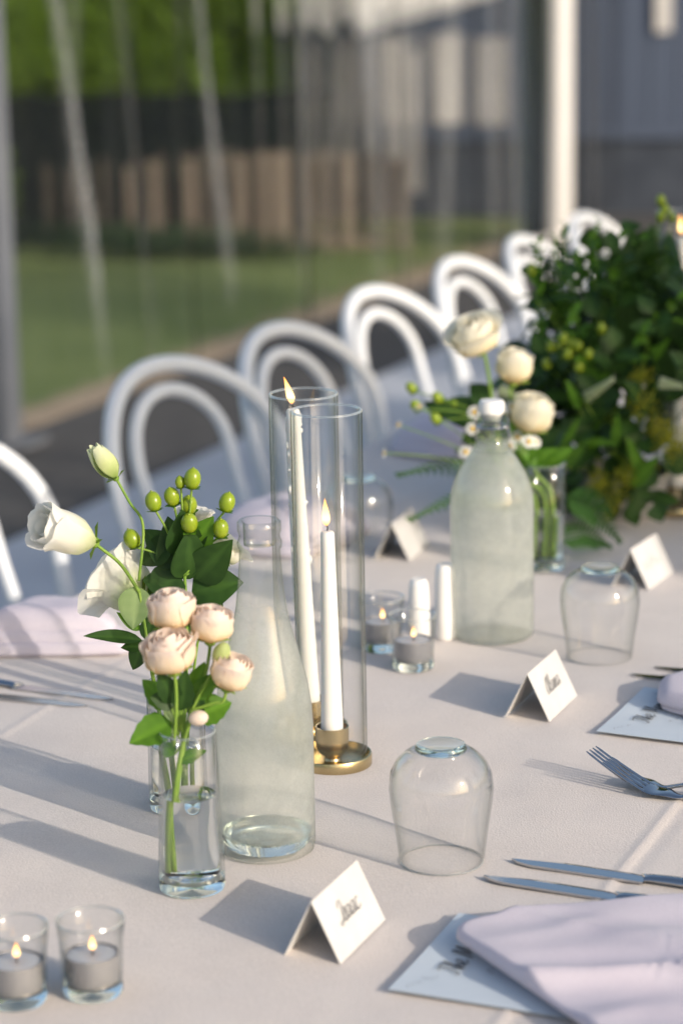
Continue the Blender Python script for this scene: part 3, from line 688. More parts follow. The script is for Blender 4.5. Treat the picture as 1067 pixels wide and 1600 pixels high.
# ---------------------------------------------------------------- napkins
def fold_mesh(outline, H, z0, seed, rings=22, segs=130, wr=.004, lift=None, edge=.10):
    """one folded layer: a soft sheet with rounded edge, its top gently rumpled"""
    pts = [Vector((*p, 0)) for p in outline]; pts = pts+[pts[0]]; tot = [0]
    for a, b in zip(pts, pts[1:]): tot.append(tot[-1]+(b-a).length)
    def at(q):
        d = q*tot[-1]
        for i in range(len(pts)-1):
            if tot[i+1] >= d: return pts[i].lerp(pts[i+1], (d-tot[i])/max(1e-9, tot[i+1]-tot[i]))
        return pts[-1]
    ol = [at(k/segs) for k in range(segs)]
    for _ in range(3): ol = [(ol[i-1]+ol[i]*2+ol[(i+1) % segs])/4 for i in range(segs)]
    ce = sum(ol, Vector())/segs; v = [(ce.x, ce.y, 0)]; f = []; off = Vector((seed*3.1, seed*1.7, seed*.9))
    def ztop(p):
        n1 = noise.noise(p*9+off); n2 = 1-abs(noise.noise(Vector((p.x*16+p.y*9, p.y*7-p.x*3, seed)))*2.2); n3 = noise.noise(p*26+off)
        return H + wr*(n1*1.1+max(0, n2)*.75+n3*.22) + (lift(p.x, p.y) if lift else 0)
    ks = [(i+1)/rings for i in range(rings)]
    ks = [1-(1-k)**1.6 for k in ks]
    for k in ks:
        for q in ol:
            p = ce.lerp(q, k); e = min(1, (1-k)/edge); z = z0+max(.0008, ztop(p)*math.sqrt(max(0, 1-(1-e)**2)))
            v.append((p.x, p.y, z))
    v[0] = (ce.x, ce.y, z0+ztop(ce))
    for s_ in range(segs): f.append((0, 1+s_, 1+(s_+1) % segs))
    n = len(ks)
    for i in range(n-1):
        for s_ in range(segs): s2 = (s_+1) % segs; f.append((1+i*segs+s_, 1+(i+1)*segs+s_, 1+(i+1)*segs+s2, 1+i*segs+s2))
    f.append(tuple(1+(n-1)*segs+s_ for s_ in range(segs))[::-1])
    return mesh('fold', v, f, MT['napkin'], True, 0)
def napkin(c, layers, label, rz=RU, seed=1, **kw):
    t = thing('napkin', label, 'napkin', c, rz, 'folded lavender napkins'); z = 0
    for i, (ol, H, kk) in enumerate(layers):
        obj('fold', fold_mesh(ol, H, z, seed+i, **{**kw, **kk}), t); z += H*.72
    return t
# outlines in (along table, away from the near side)
TIP = [(.008, .125), (-.012, .12), (-.16, -.06), (-.17, -.15), (.0, -.155), (.13, -.15), (.13, -.03), (.05, .09)]
sc = lambda ol, kx, ky, dx=0, dy=0: [(x*kx+dx, y*ky+dy) for x, y in ol]
napkin(W(1.635, -.48, TZ+.0052), [(sc(TIP, .98, .94, .004, -.005), .0042, {'wr': .0006}), (sc(TIP, .985, .965, .003, -.003), .0048, {'wr': .0008}), (TIP, .0055, {'wr': .0046, 'lift': lambda x, y: .003*max(0, 1-abs((x-.02-.25*y)/.012)) + .003*max(0, 1-abs((x+.055+.45*y)/.014)) + .007*math.exp(-((x-.03-.2*y)/.03)**2)*max(0, min(1, (.05-y)/.08)) + .004*math.exp(-((x+.06+.5*y)/.02)**2)})],
       'big lavender white napkin lying over the menu by the knives', seed=3, edge=.035)
TB = [(.01, .10), (-.05, .085), (-.10, -.03), (-.10, -.14), (.0, -.15), (.1, -.13), (.11, -.02), (.06, .07)]
_q = P(1016, 1092); napkin(W(_q.dot(UX)+.0, _q.dot(VX)+.105, TZ+.0052), [(sc(TB, .97, .96), .009, {'wr': .001}), (TB, .013, {'wr': .003}), (sc(TB, .62, .8, .02, -.02), .014, {'wr': .004})],
       'lavender napkin lying over the upper menu by the forks', seed=5, edge=.12)
TL = [(-.10, -.058), (.02, -.062), (.075, -.058), (.080, -.035), (.05, .03), (.0, .058), (-.05, .04)]
napkin(P(100, 1006)+Vector((0, 0, .003)), [(TL, .014, {'wr': .001, 'edge': .10}), (sc(TL, .97, .94, -.003, .003), .016, {'wr': .0015, 'edge': .2}), (sc(TL, .9, .86, -.008, .005), .024, {'wr': .003, 'edge': .6})],
       'lavender napkin mounded at the far table edge beside the lisianthus', seed=8, rz=0)
TF = [(.0, .09), (-.09, .06), (-.11, -.02), (-.09, -.09), (.02, -.10), (.10, -.08), (.11, .03), (.08, .075)]
for i, (u, lab) in enumerate(((2.80, 'lavender napkin at the far table edge behind the hypericum berries'), (3.42, 'lavender napkin in shade before the third chair'),
                              (3.98, 'lavender napkin at the far table edge before the fourth chair'), (4.6, 'lavender napkin at the far table edge before the fifth chair'), (5.2, 'lavender napkin at the far table edge before the sixth chair'))):
    napkin(W(u, -1.27, TZ+.003), [(TF, .018, {'wr': .002, 'edge': .2}), (sc(TF, .9, .85), .032, {'wr': .007, 'edge': .6})], lab, seed=11+i*3, rings=12, segs=60, rz=RU+R(8*i-10))

# ---------------------------------------------------------------- cutlery
def frame_from(a, b):
    x = (b-a).normalized(); z = Vector((0, 0, 1)); y = z.cross(x).normalized(); return x, y
def knife(tip, toward, label, L=.235, flipy=1, tilt=0.0):
    x, y = frame_from(tip, toward); t = thing('dinner_knife', label, 'knife', tip+Vector((0, 0, .0012)), math.atan2(x.y, x.x), 'stainless dinner knives')
    n = 16; v = []; f = []
    for i in range(n+1):
        q = i/n; xx = q*.118
        back = .0085*min(1, (q/.16)**.55) if q < .16 else .0085
        edge = -.0098*min(1, (q/.38)**.6) + (.003*max(0, (q-.9)/.1))
        z0, z1 = .0002, .0022
        v += [(xx, edge*flipy, .0013), (xx, lerp(edge, back, .25)*flipy, z1), (xx, back*flipy, z1+.0001), (xx, back*flipy, z0), (xx, edge*flipy, z0)]
    for i in range(n):
        for k in range(5): f.append((i*5+k, i*5+(k+1) % 5, (i+1)*5+(k+1) % 5, (i+1)*5+k))
    f += [tuple(range(5)), tuple(n*5+k for k in range(5))]
    obj('blade', mesh('blade', v, f, MT['steel'], False), t)
    MB().tube([(.118, 0, .003), (.123, 0, .0035), (.14, 0, .0040), (.19, 0, .0043), (L-.006, 0, .0045), (L, 0, .0043)], [.0070, .0058, .0062, .0080, .0088, .004], 16, flat=[.0022, .003, .0034, .004, .0042, .002]).build('handle', MT['steel'], t)
    MB().tube([(.113, -.0075*flipy, .0022), (.117, -.0035*flipy, .003), (.121, .004*flipy, .003)], [.0012, .0022, .0015], 8).build('bolster', MT['steel'], t)
knife(P(799, 1347), P(1067, 1388), 'dinner knife lying next to the tumbler, the farther one from the napkin', flipy=-1)
knife(P(755, 1373), P(1067, 1424), 'dinner knife lying next to the big napkin, partly under it', flipy=-1)
knife(P(178, 1096), P(0, 1073), 'dinner knife by the mounded napkin, with a blue gleaming tip', flipy=1)
knife(P(137, 1107), P(0, 1092), 'dinner knife by the mounded napkin, the one farther from it', flipy=1)
knife(P(985, 1057), P(1067, 1066), 'dinner knife with its tip just beyond the upper menu', flipy=-1)
knife(P(1021, 1046), P(1090, 1053), 'dinner knife just beyond the upper menu, nearer the tumbler', flipy=-1)
def fork(tip, base, end, label):
    """tines rise from the base of the head to the tip; handle arches back down to the end"""
    x, y = frame_from(tip, end); L = (Vector((end.x, end.y, 0))-Vector((tip.x, tip.y, 0))).length
    t = thing('dinner_fork', label, 'fork', Vector((tip.x, tip.y, TZ)), math.atan2(x.y, x.x), 'stainless dinner forks')
    th = tip.z-TZ; xb = L*.36
    prof = catmull([(0, 0, th), (xb*.3, 0, th*.60), (xb*.62, 0, th*.25), (xb*.85, 0, .006), (xb, 0, .0045), (xb*1.12, 0, .006), (xb*1.35, 0, .012), (L*.6, 0, .017), (L*.8, 0, .015), (L, 0, .008)], 5)
    def zat(q):
        for a, b in zip(prof, prof[1:]):
            if b.x >= q: k = (q-a.x)/max(1e-9, b.x-a.x); return lerp(a.z, b.z, k)
        return prof[-1].z
    for k in range(4):
        yy = (k-1.5)*.0064; pts = [(q*xb*.60/8, yy*(1-.10*(1-q/8)), zat(q*xb*.60/8)) for q in range(9)]
        MB().tube(pts, [.0007]+[.0013+.00006*q for q in range(8)], 8, flat=[.0005]+[.0010]*8).build('tine', MT['steel'], t)
    xs = [xb*lerp(.56, 1.12, q/10) for q in range(11)]
    MB().tube([(q, 0, zat(q)) for q in xs], [.0112, .0116, .0118, .0118, .0114, .0104, .0088, .0070, .0054, .0044, .0038], 16, flat=[.0010, .0011, .0012, .0013, .0014, .0016, .0018, .002, .002, .002, .002]).build('head', MT['steel'], t)
    xs = [lerp(xb*1.1, L, q/12) for q in range(13)]
    MB().tube([(q, 0, zat(q)) for q in xs], [.0038, .0034, .0033, .0035, .004, .0046, .0054, .0064, .0074, .0084, .0092, .0092, .005], 14, flat=[.002]*11+[.0018, .001]).build('handle', MT['steel'], t)
fk = P(923, 1170, TZ+.028); fork(fk, None, fk + (P(1067, 1224)-P(930, 1196)).normalized()*.20, 'dinner fork below the upper menu, its tines farther over the cloth')
fk = P(948, 1187, TZ+.026); fork(fk, None, fk + (P(1067, 1248)-P(940, 1222)).normalized()*.20, 'dinner fork below the upper menu, nearer the tumbler')

# ---------------------------------------------------------------- vases
def vase(c, label, rb, rt, h, water, base=.012):
    t = thing('bud_vase', label, 'vase', c, 0, 'clear glass bud vases')
    o = [(rb*.97, base), (rb, base+.004), (lerp(rb, rt, .5), h*.5), (rt, h), (rt-.0006, h+.0006), (rt-.0016, h), (lerp(rb, rt, .5)-.0022, h*.5), (rb-.0024, base+.004), (rb*.97-.002, base+.0005), (rb*.97, base)]
    MB().lathe(o, 64).build('wall', MT['glass'], t, sharp=0)
    MB().lathe([(rt+.0002, h), (rt-.0008, h+.0012), (rt-.0019, h), (rt-.0008, h-.0012), (rt+.0002, h)], 56).build('rim', MT['rim'], t)
    MB().lathe([(0, .003), (rb*.55, .0012), (rb*.85, 0), (rb*.97, .0018), (rb*1.0, .006), (rb*.985, base-.0003), (rb*.8, base-.001), (0, base-.0025)], 56).build('thick_base', MT['solid'], t)
    rw = lambda z: lerp(rb, rt, z/h)-.0032
    wt = MB().lathe([(0, base+.0006), (rw(base)-.003, base+.0008), (rw(base), base+.004), (rw(water*.6), water*.6), (rw(water), water), (rw(water)-.001, water-.0004), (0, water-.0004)], 56).build('water', MT['water'], t, sharp=50)
VA = P(301, 1388); VBk = P(280, 1262); VB = P(850, 888)
vase(VA, 'clear glass vase of water holding the blush spray roses', .0275, .0232, .136, .082)
vase(VBk, 'clear glass vase behind the spray roses, holding lisianthus and berries', .0265, .0255, .118, .06)
vase(VB, 'clear glass vase behind the swing top bottle, holding cream roses', .0258, .0258, .132, .07)

# ---------------------------------------------------------------- flowers and leaves
def look(n, up=Vector((0, 0, 1))):
    """matrix with local z along n"""
    z = Vector(n).normalized(); x = Vector(up).cross(z)
    if x.length < 1e-4: x = Vector((1, 0, 0)).cross(z)
    x.normalize(); y = z.cross(x); return Matrix((x, y, z)).transposed().to_4x4()
def petal_mesh(R0, Ht, ang, width, flare, tipcurl, rng, nu=8, nv=7, close=1.0, ruff=.0):
    """one cupped petal of a bloom whose axis is local z; ang = place round the axis"""
    v = []; f = []; tt = []
    ph = rng.uniform(0, 6)
    pf = ((0, .18), (.12, .55), (.28, .86), (.5, 1.0), (.75, 1.0-.10*close), (1, 1.0-.30*close+flare))
    for j in range(nv+1):
        t = j/nv
        for (t0, r0), (t1, r1) in zip(pf, pf[1:]):
            if t <= t1: k = (t-t0)/(t1-t0); k = k*k*(3-2*k)*.5+k*.5; r = R0*lerp(r0, r1, k); break
        z = Ht*(t**.95) - tipcurl*max(0, t-.75)**2*6*Ht
        wv = width*(.55+.45*math.sin(min(1, t*.9+.1)*math.pi*.5))
        for i in range(nu+1):
            s = i/nu*2-1; a = ang + s*wv
            rr = r*(1+.03*s+.035*s*s) + ruff*R0*math.sin(s*5+ph)*t*t; zz = z - Ht*.12*abs(s)**3*t + ruff*Ht*.35*math.sin(s*6+ph*2)*t**3
            v.append((rr*math.cos(a), rr*math.sin(a), zz)); tt.append(t)
    for j in range(nv):
        for i in range(nu): q = j*(nu+1)+i; f.append((q, q+1, q+nu+2, q+nu+1))
    return v, f, tt
def bloom(parent, name, c, axis, R0, mat, layers, rng, sepal=True, Ht=None):
    """bloom part with each petal its own sub-part"""
    Ht = Ht or R0*1.75; M_ = Matrix.Translation(c) @ look(axis)
    head = MB(); head.ball((0, 0, Ht*.42), R0*.5, 10, 8, (1, 1, 1.25), .55)
    if sepal:
        pass
    ho = obj(name, head.mesh(name, mat, True, 0, 't'), parent); ho.matrix_local = M_
    k = 0
    for (n, r, h, wd, fl, tc, cl, rf) in layers:
        a0 = rng.uniform(0, 6.28)
        for i in range(n):
            v, f, tt = petal_mesh(R0*r, Ht*h*rng.uniform(.94, 1.05), a0+6.2832*i/n+rng.uniform(-.12, .12), wd, fl*rng.uniform(.6, 1.4), tc*rng.uniform(.3, 1.5), rng, close=cl, ruff=rf)
            po = obj('petal', mesh('petal', v, f, mat, True, 0, {'t': tt}), ho); k += 1
    if sepal:
        sp = MB(); sp.ball((0, 0, R0*.02), R0*.30, 10, 6, (1, 1, .8))
        for i in range(5):
            a = i*1.2566+.3; sp.add([(R0*.2*math.cos(a-.5), R0*.2*math.sin(a-.5), 0), (R0*.2*math.cos(a+.5), R0*.2*math.sin(a+.5), 0), (R0*.72*math.cos(a), R0*.72*math.sin(a), R0*.32), (R0*1.02*math.cos(a), R0*1.02*math.sin(a), R0*.25)], [(0, 1, 2), (2, 1, 3), (0, 2, 3)])
        obj('sepals', sp.mesh('sepals', MT['stem'], True, 0, 'rib'), ho)
    return ho
ROSE = [(3, .38, 1.0, 1.2, .0, .0, 1.5, .0), (3, .56, 1.03, 1.15, .0, .0, 1.3, .01), (4, .74, 1.02, 1.0, .02, .0, 1.05, .01), (4, .90, .97, .98, .06, .01, .8, .015), (5, 1.02, .90, .85, .14, .02, .6, .02)]
LISI = [(4, .6, .95, .9, .05, .0, .4, .03), (5, .95, 1.0, .85, .5, .03, .0, .05), (5, 1.1, .95, .8, .8, .06, .0, .06)]
def leaf_verts(L, Wd, fold=.25, droop=.25, nu=6, nv=9, serr=0., shape=1., rng=random):
    v = []; f = []; rib = []
    for j in range(nv+1):
        t = j/nv; wv = Wd*.5*(math.sin(math.pi*t**(.75*shape))**.85 if 0 < t < 1 else .02)
        if serr and j % 2: wv *= 1-serr
        for i in range(nu+1):
            s = i/nu*2-1
            v.append((s*wv, L*t*(1-.12*droop*t), abs(s)*wv*fold - droop*L*t*t*.5 + .02*L*math.sin(t*7+s*3)*.3))
            rib.append(1. if abs(s) < .01 else (.25 if j % 2 and abs(s) < .8 else 0.))
    for j in range(nv):
        for i in range(nu): q = j*(nu+1)+i; f.append((q, q+1, q+nu+2, q+nu+1))
    return v, f, rib
def leaf(parent, p, d, L, Wd, mat, normal=(0, -.4, 1), fold=.25, droop=.25, serr=0., shape=1., name='leaf', roll=0.):
    """leaf from p along d, its face towards normal"""
    y = Vector(d).normalized(); z = Vector(normal); z = (z - y*z.dot(y)).normalized(); x = y.cross(z)
    M_ = Matrix.Translation(p) @ Matrix((x, y, z)).transposed().to_4x4() @ Matrix.Rotation(roll, 4, 'Y')
    v, f, rib = leaf_verts(L, Wd, fold, droop, serr=serr, shape=shape)
    o = obj(name, mesh(name, v, f, mat, True, 0, {'rib': rib}), parent); o.matrix_local = M_; return o
def stem(parent, pts, r, mat='stem', name='stem', taper=.6):
    q = catmull(pts, 6); n = len(q)
    return MB().tube(q, [lerp(r, r*taper, i/(n-1)) for i in range(n)], 8).build(name, MT[mat], parent, attr=None, sharp=0)

# spray rose in the front vase
def spray_rose():
    rng = random.Random(12); t = thing('spray_rose', 'spray rose stem with four blush blooms in the front vase', 'flower', (0, 0, 0)); d = VA.y
    o = Vector(VA); t.location = o; L = lambda px, py, dd=0: D(px, py, d+dd)-o
    foot = L(262, 1345, -.006); foot.z = max(foot.z, .016); foot = Vector((-.016, -.004, .018))
    k1 = L(277, 1215); k2 = L(287, 1160); k3 = L(300, 1110)
    stem(t, [foot, Vector((-.014, -.002, .06)), k1, k2, k3], .0026)
    stem(t, [Vector((-.010, .004, .018)), Vector((-.011, .004, .07)), L(283, 1200, .004), L(292, 1140, .006)], .0018)
    heads = [((270, 955), (268, 985), .0184, (-.05, -.12, 1)), ((331, 978), (326, 1005), .0166, (.12, -.1, 1)), ((266, 1022), (268, 1052), .0196, (-.12, -.22, 1)), ((361, 1053), (352, 1085), .0163, (.30, -.15, 1))]
    for i, (hc, nk, r, ax) in enumerate(heads):
        dd = (.012, .006, -.014, -.008)[i]
        c = L(*hc, dd); a = Vector(ax).normalized(); base = c - a*r*.85
        bloom(t, 'bloom', base, a, r, MT['rose'], ROSE+[((2, 1.06, .90, .8, .12, .02, .5, .02), (2, 1.05, .92, .8, .10, .02, .5, .02), (2, 1.08, .86, .8, .20, .04, .3, .03), (2, 1.06, .88, .8, .16, .03, .4, .03))[i]], rng)
        st = (k2, k3, L(272, 1165), k3)[i]
        stem(t, [st, st.lerp(base, .55)+Vector((.002, 0, -.004)), base-a*.012, base], .0014, taper=1.0)
    # buds
    c = L(346, 1022, -.004); stem(t, [k3, k3.lerp(c, .6), c-Vector((0, 0, .01))], .0013)
    bd = MB(); bd.ball((0, 0, 0), .0072, 10, 8, (1, 1, 1.5), .3); o1 = obj('bud', bd.mesh('bud', MT['bud'], True, 0, 't'), t); o1.matrix_local = Matrix.Translation(c) @ look((.4, -.2, 1))
    c = L(310, 1122, -.01); bd = MB(); bd.ball((0, 0, 0), .0065, 10, 8, (1, 1, 1.3), .9); o1 = obj('bud', bd.mesh('bud', MT['rose'], True, 0, 't'), t); o1.matrix_local = Matrix.Translation(c) @ look((1, -.3, .2))
    stem(t, [k2, c-Vector((.006, 0, .001)), c], .0012)
    # leaves
    for (px, py), (qx, qy), wd, m, nr in (((268, 1128), (203, 1160), .030, 'leaf_mid', (.1, -.8, .7)), ((303, 1118), (362, 1095), .030, 'leaf_mid', (0, -.8, .6)), ((268, 1105), (222, 1062), .022, 'leaf_mid', (-.3, -.8, .5)),
                                          ((275, 1095), (236, 1090), .020, 'leaf_dark', (-.2, -.9, .3)), ((292, 1095), (322, 1035), .020, 'leaf_mid', (.3, -.9, .3)), ((300, 1090), (345, 1052), .018, 'leaf_mid', (.3, -.9, .3)),
                                          ((282, 1110), (290, 1050), .022, 'leaf_dark', (0, -1, .2)), ((272, 1180), (252, 1160), .014, 'leaf_mid', (0, -1, .3)), ((280, 1190), (322, 1172), .014, 'leaf_mid', (0, -.6, .7)),
                                          ((278, 1150), (262, 1085), .018, 'leaf_pale', (0, -1, .3)), ((298, 1120), (318, 1085), .016, 'leaf_dark', (0, -1, .3)), ((276, 1100), (248, 1050), .020, 'leaf_dark', (0, -1, .2))):
        a, b = L(px, py, .002), L(qx, qy, rng.uniform(-.012, .012)); leaf(t, a, b-a, (b-a).length*1.03, wd, MT[m], nr, .18, rng.uniform(.05, .3), .10, .9)
        stem(t, [k2.lerp(a, .35), a], .0009)
spray_rose()

def berry(parent, c, r, axis=(0, 0, 1)):
    r *= .74; mb = MB(); mb.ball((0, 0, r*1.05), r, 14, 10, (1, 1, 1.28)); mb.ball((0, 0, r*2.3), r*.16, 6, 4)
    o = mb.build('berry', MT['berry'], parent, sharp=0); o.matrix_local = Matrix.Translation(c) @ look(axis)
    for k in range(5):
        a = k*1.2566; v, f, rib = leaf_verts(r*1.15, r*.9, .2, -.15, 4, 5); po = obj('sepal', mesh('sepal', v, f, MT['leaf_mid'], True, 0, {'rib': rib}), o)
        po.matrix_local = Matrix.Rotation(a, 4, 'Z') @ Matrix.Translation((0, r*.1, -r*.25)) @ Matrix.Rotation(R(12), 4, 'X')
def hypericum():
    rng = random.Random(31); o = Vector(VBk); d = VBk.y
    t = thing('hypericum_sprig', 'hypericum sprig with lime berries and dark leaves in the rear vase', 'foliage', o); L = lambda px, py, dd=0: D(px, py, d+dd)-o
    foot = Vector((.004, 0, .016)); k = L(292, 1010, 0); stem(t, [foot, Vector((.006, 0, .07)), k, L(289, 900)], .0024)
    hub = L(289, 900)
    for (px, py), r, ax in (((300, 762), .0102, (.1, 0, 1)), ((283, 762), .0062, (-.1, 0, 1)), ((272, 787), .0095, (-.2, -.3, 1)), ((296, 800), .0100, (0, -.4, 1)), ((297, 828), .0102, (0, -.5, 1)),
                            ((352, 798), .0098, (.25, 0, 1)), ((345, 838), .0096, (.05, -.2, 1)), ((345, 880), .0092, (.1, -.3, 1)), ((243, 797), .0098, (-.2, .1, 1)), ((212, 855), .0100, (-.35, .1, .9))):
        c = L(px, py, rng.uniform(-.012, .012)); berry(t, c, r, ax)
        via = hub.lerp(c, .55)+Vector((0, .004, .004)); stem(t, [hub, via, c], .0011, taper=.9)
    for (px, py), (qx, qy), wd, nr, m in (((292, 905), (262, 812), .040, (-.2, -1, .25), 'leaf_dark'), ((285, 915), (226, 905), .034, (0, -.9, .5), 'leaf_dark'), ((300, 925), (374, 905), .044, (.1, -.8, .6), 'leaf_dark'), ((305, 905), (360, 848), .034, (.2, -1, .3), 'leaf_dark'),
                                          ((285, 880), (225, 828), .030, (-.2, -.9, .4), 'leaf_dark'), ((292, 870), (330, 812), .030, (0, -1, .2), 'leaf_mid'), ((280, 895), (232, 940), .034, (-.1, -.9, .3), 'leaf_dark'), ((290, 870), (285, 802), .032, (.1, -1, .1), 'leaf_dark'),
                                          ((300, 930), (350, 960), .036, (.1, -.9, .5), 'leaf_dark'), ((290, 930), (265, 985), .034, (0, -1, .4), 'leaf_dark'), ((300, 850), (322, 838), .022, (0, -.9, .4), 'leaf_dark'), ((268, 850), (215, 880), .026, (0, -.8, .6), 'leaf_dark'),
                                          ((295, 905), (300, 835), .034, (.3, -1, .1), 'leaf_dark'), ((300, 945), (330, 1000), .034, (0, -1, .4), 'leaf_dark')):
        a, b = L(px, py, .004), L(qx, qy, rng.uniform(-.02, .015)); leaf(t, a, b-a, (b-a).length*1.05, wd*1.05, MT[m], nr, .2, rng.uniform(.1, .4), 0, .85)
hypericum()
def lisianthus():
    rng = random.Random(77); o = Vector(VBk); d = VBk.y
    t = thing('lisianthus_stem', 'white lisianthus stem arching left over the mounded napkin', 'flower', o); L = lambda px, py, dd=0: D(px, py, d+dd)-o
    k = L(218, 925, -.01)
    stem(t, [Vector((-.006, 0, .016)), Vector((-.012, 0, .07)), L(238, 1050, -.005), L(224, 960, -.01), k], .0022)
    neck = L(143, 846, -.012); a = (L(92, 828, -.03)-neck).normalized()
    stem(t, [k, L(190, 883, -.01), L(160, 858, -.012), neck], .0016, taper=.95)
    bloom(t, 'bloom', neck-a*.004, a, .0182, MT['white_petal'], [(4, .62, .96, 1.0, .0, .0, .6, .02), (4, .88, 1.02, 1.0, .10, .01, .35, .03), (4, 1.0, .98, .95, .26, .03, .2, .045)], rng, True, .060)
    # bud
    nb = L(182, 748, .0); stem(t, [k+Vector((0, 0, .01)), L(224, 822), L(203, 785), nb], .0013, taper=.9)
    ab = (L(143, 692)-nb).normalized(); bloom(t, 'bud', nb, ab, .0105, MT['bud'], [(3, .75, 1.0, 1.1, -.2, 0, 1.1, .02), (3, 1.0, .94, 1.0, -.1, 0, 1.0, .03)], rng, True, .036)
    # leaves
    for (px, py), (qx, qy), wd, nr, m in (((214, 915), (208, 982), .030, (.1, -1, .3), 'leaf_pale'), ((222, 1000), (135, 988), .016, (0, -.6, .9), 'leaf_dark'), ((225, 1000), (206, 1048), .018, (-.2, -1, .2), 'leaf_dark'), ((220, 985), (185, 958), .010, (0, -1, .4), 'leaf_mid'),
                                          ((228, 1010), (190, 1010), .014, (0, -.7, .8), 'leaf_dark'), ((228, 1000), (240, 955), .016, (0, -1, .2), 'leaf_dark')):
        aa, b = L(px, py, -.008), L(qx, qy, rng.uniform(-.02, .0)); leaf(t, aa, b-aa, (b-aa).length*1.05, wd, MT[m], nr, .2, .2, 0, 1.)
    t2 = thing('lisianthus_stem', 'white lisianthus bloom seen from behind beside the mounded napkin', 'flower', o)
    nb = L(222, 935, .012); stem(t2, [Vector((-.002, .006, .016)), Vector((-.006, .01, .07)), L(240, 1000, .012), nb], .0018)
    a2 = Vector((-.55, .35, .35)).normalized(); bloom(t2, 'bloom', nb, a2, .022, MT['white_petal'], LISI, rng, True, .040)
    t3 = thing('lisianthus_stem', 'small white bloom peeping out beside the hypericum berries', 'flower', o)
    nb = L(340, 875, .02); stem(t3, [Vector((.008, .006, .016)), Vector((.01, .008, .07)), L(312, 985, .018), nb], .0015); a3 = Vector((.6, .25, .6)).normalized()
    bloom(t3, 'bloom', nb, a3, .013, MT['white_petal'], LISI, rng, True, .024)
    nb = L(306, 835, .02); stem(t3, [L(318, 950, .018), nb], .0012); bloom(t3, 'bloom', nb, Vector((.1, .1, 1)), .009, MT['white_petal'], LISI, rng, True, .024)
lisianthus()

# cream roses, daisies and berries in the vase behind the swing top bottle
def cream_roses():
    o = Vector(VB); d = VB.y
    L = lambda px, py, dd=0: D(px, py, d+dd)-o
    spec = [((742, 527), .0262, (-.35, -.35, .85), 'cream rose with apricot heart, tallest of the roses behind the bottle', (-.01, 0)), ((803, 578), .0218, (.1, -.15, 1), 'half open yellow cream rose between the other two cream roses', (0, .004)),
            ((829, 652), .0248, (.25, -.25, .9), 'cream rose beside the neck of the swing top bottle', (.008, 0))]
    for i, (hc, r, ax, lab, ft) in enumerate(spec):
        rng = random.Random(50+i); t = thing('cream_rose', lab, 'flower', o, 0, 'cream roses in the vase')
        a = Vector(ax).normalized(); c = L(*hc, (-.02, .0, -.01)[i]); base = c-a*r*.8
        stem(t, [Vector((ft[0], ft[1], .016)), Vector((ft[0]*1.2, ft[1], .09)), L((790, 815, 838)[i], 740, 0), base-a*.02, base], .0025, taper=.7)
        bloom(t, 'bloom', base, a, r, MT['rose_cream'], ROSE if i else ROSE+[(4, 1.12, .8, .85, .3, .05, .2, .03)], rng, True, r*(1.7, 1.9, 1.9)[i])
        q = L((800, 825, 850)[i], 730, 0)
        for s in (-1, 1): leaf(t, q, Vector((s*.6, -.2, .5)), .045, .022, MT['leaf_mid'], (0, -.8, .6), .2, .3, .1)
cream_roses()
def daisy(parent, c, ax, r, rng):
    y = MB(); y.ball((0, 0, 0), r*.36, 8, 5, (1, 1, .7)); e = y.build('daisy_head', MT['yolk'], parent, sharp=0); e.matrix_local = Matrix.Translation(c) @ look(ax)
    v, f, tt = [], [], []
    m = MB()
    for k in range(11):
        a = 6.2832*k/11; ca, sa = math.cos(a), math.sin(a); w_ = r*.2
        m.add([(ca*r*.25, sa*r*.25, 0), (ca*r*.7-sa*w_, sa*r*.7+ca*w_, .0004), (ca*r, sa*r, -.0008), (ca*r*.7+sa*w_, sa*r*.7-ca*w_, .0004)], [(0, 1, 2, 3)], [.9]*4)
    obj('petals', m.mesh('petals', MT['daisy'], True, 0, 't'), e)
def daisies():
    o = Vector(VB); d = VB.y; L = lambda px, py, dd=0: D(px, py, d+dd)-o; rng = random.Random(9)
    t = thing('chamomile_sprig', 'chamomile sprig of small white daisies around the bottle neck', 'flower', o)
    for px, py, ax in ((741, 644, (-.2, -.9, .5)), (738, 670, (-.1, -.9, .6)), (727, 706, (-.2, -.8, .6)), (808, 683, (.1, -.9, .5)), (826, 690, (.1, -.9, .6)), (795, 697, (0, -.9, .6)), (800, 636, (.2, -.8, .6)), (798, 720, (.2, -.8, .6)),
                       (655, 635, (-.5, -.3, .9)), (622, 664, (-.8, -.3, .6)), (600, 708, (-.8, -.2, .1)), (835, 690, (.4, -.7, .6))):
        c = L(px, py, rng.uniform(-.05, .0)); daisy(t, c, Vector(ax), .0095 if px > 700 else .0075, rng)
        via = L(lerp(px, 800, .45), lerp(py, 740, .5)-8, -.01); stem(t, [Vector((0, .002, .1)), L(805, 745, 0), via, c], .0007, taper=.8)
    # berries reaching left
    t = thing('hypericum_sprig', 'hypericum sprig with lime berries reaching left of the bottle neck', 'foliage', o)
    hub = L(770, 660, .02)
    stem(t, [Vector((.004, .006, .016)), Vector((.004, .006, .1)), L(810, 735, .01), hub], .002)
    for px, py in ((648, 612), (689, 627), (717, 638), (686, 660), (655, 640)):
        c = L(px, py, rng.uniform(.0, .05)); berry(t, c, .0088, (-.5, -.2, .6)); stem(t, [hub, hub.lerp(c, .5)+Vector((0, 0, .006)), c], .001)
    for (px, py), (qx, qy), wd in (((760, 640), (670, 640), .034), ((765, 650), (700, 655), .03), ((765, 630), (735, 600), .03), ((770, 660), (720, 690), .03), ((765, 655), (660, 628), .028)):
        a, b = L(px, py, .02), L(qx, qy, .03); leaf(t, a, b-a, (b-a).length*1.05, wd, MT['leaf_dark'], (0, -.9, .4), .2, .2)
daisies()
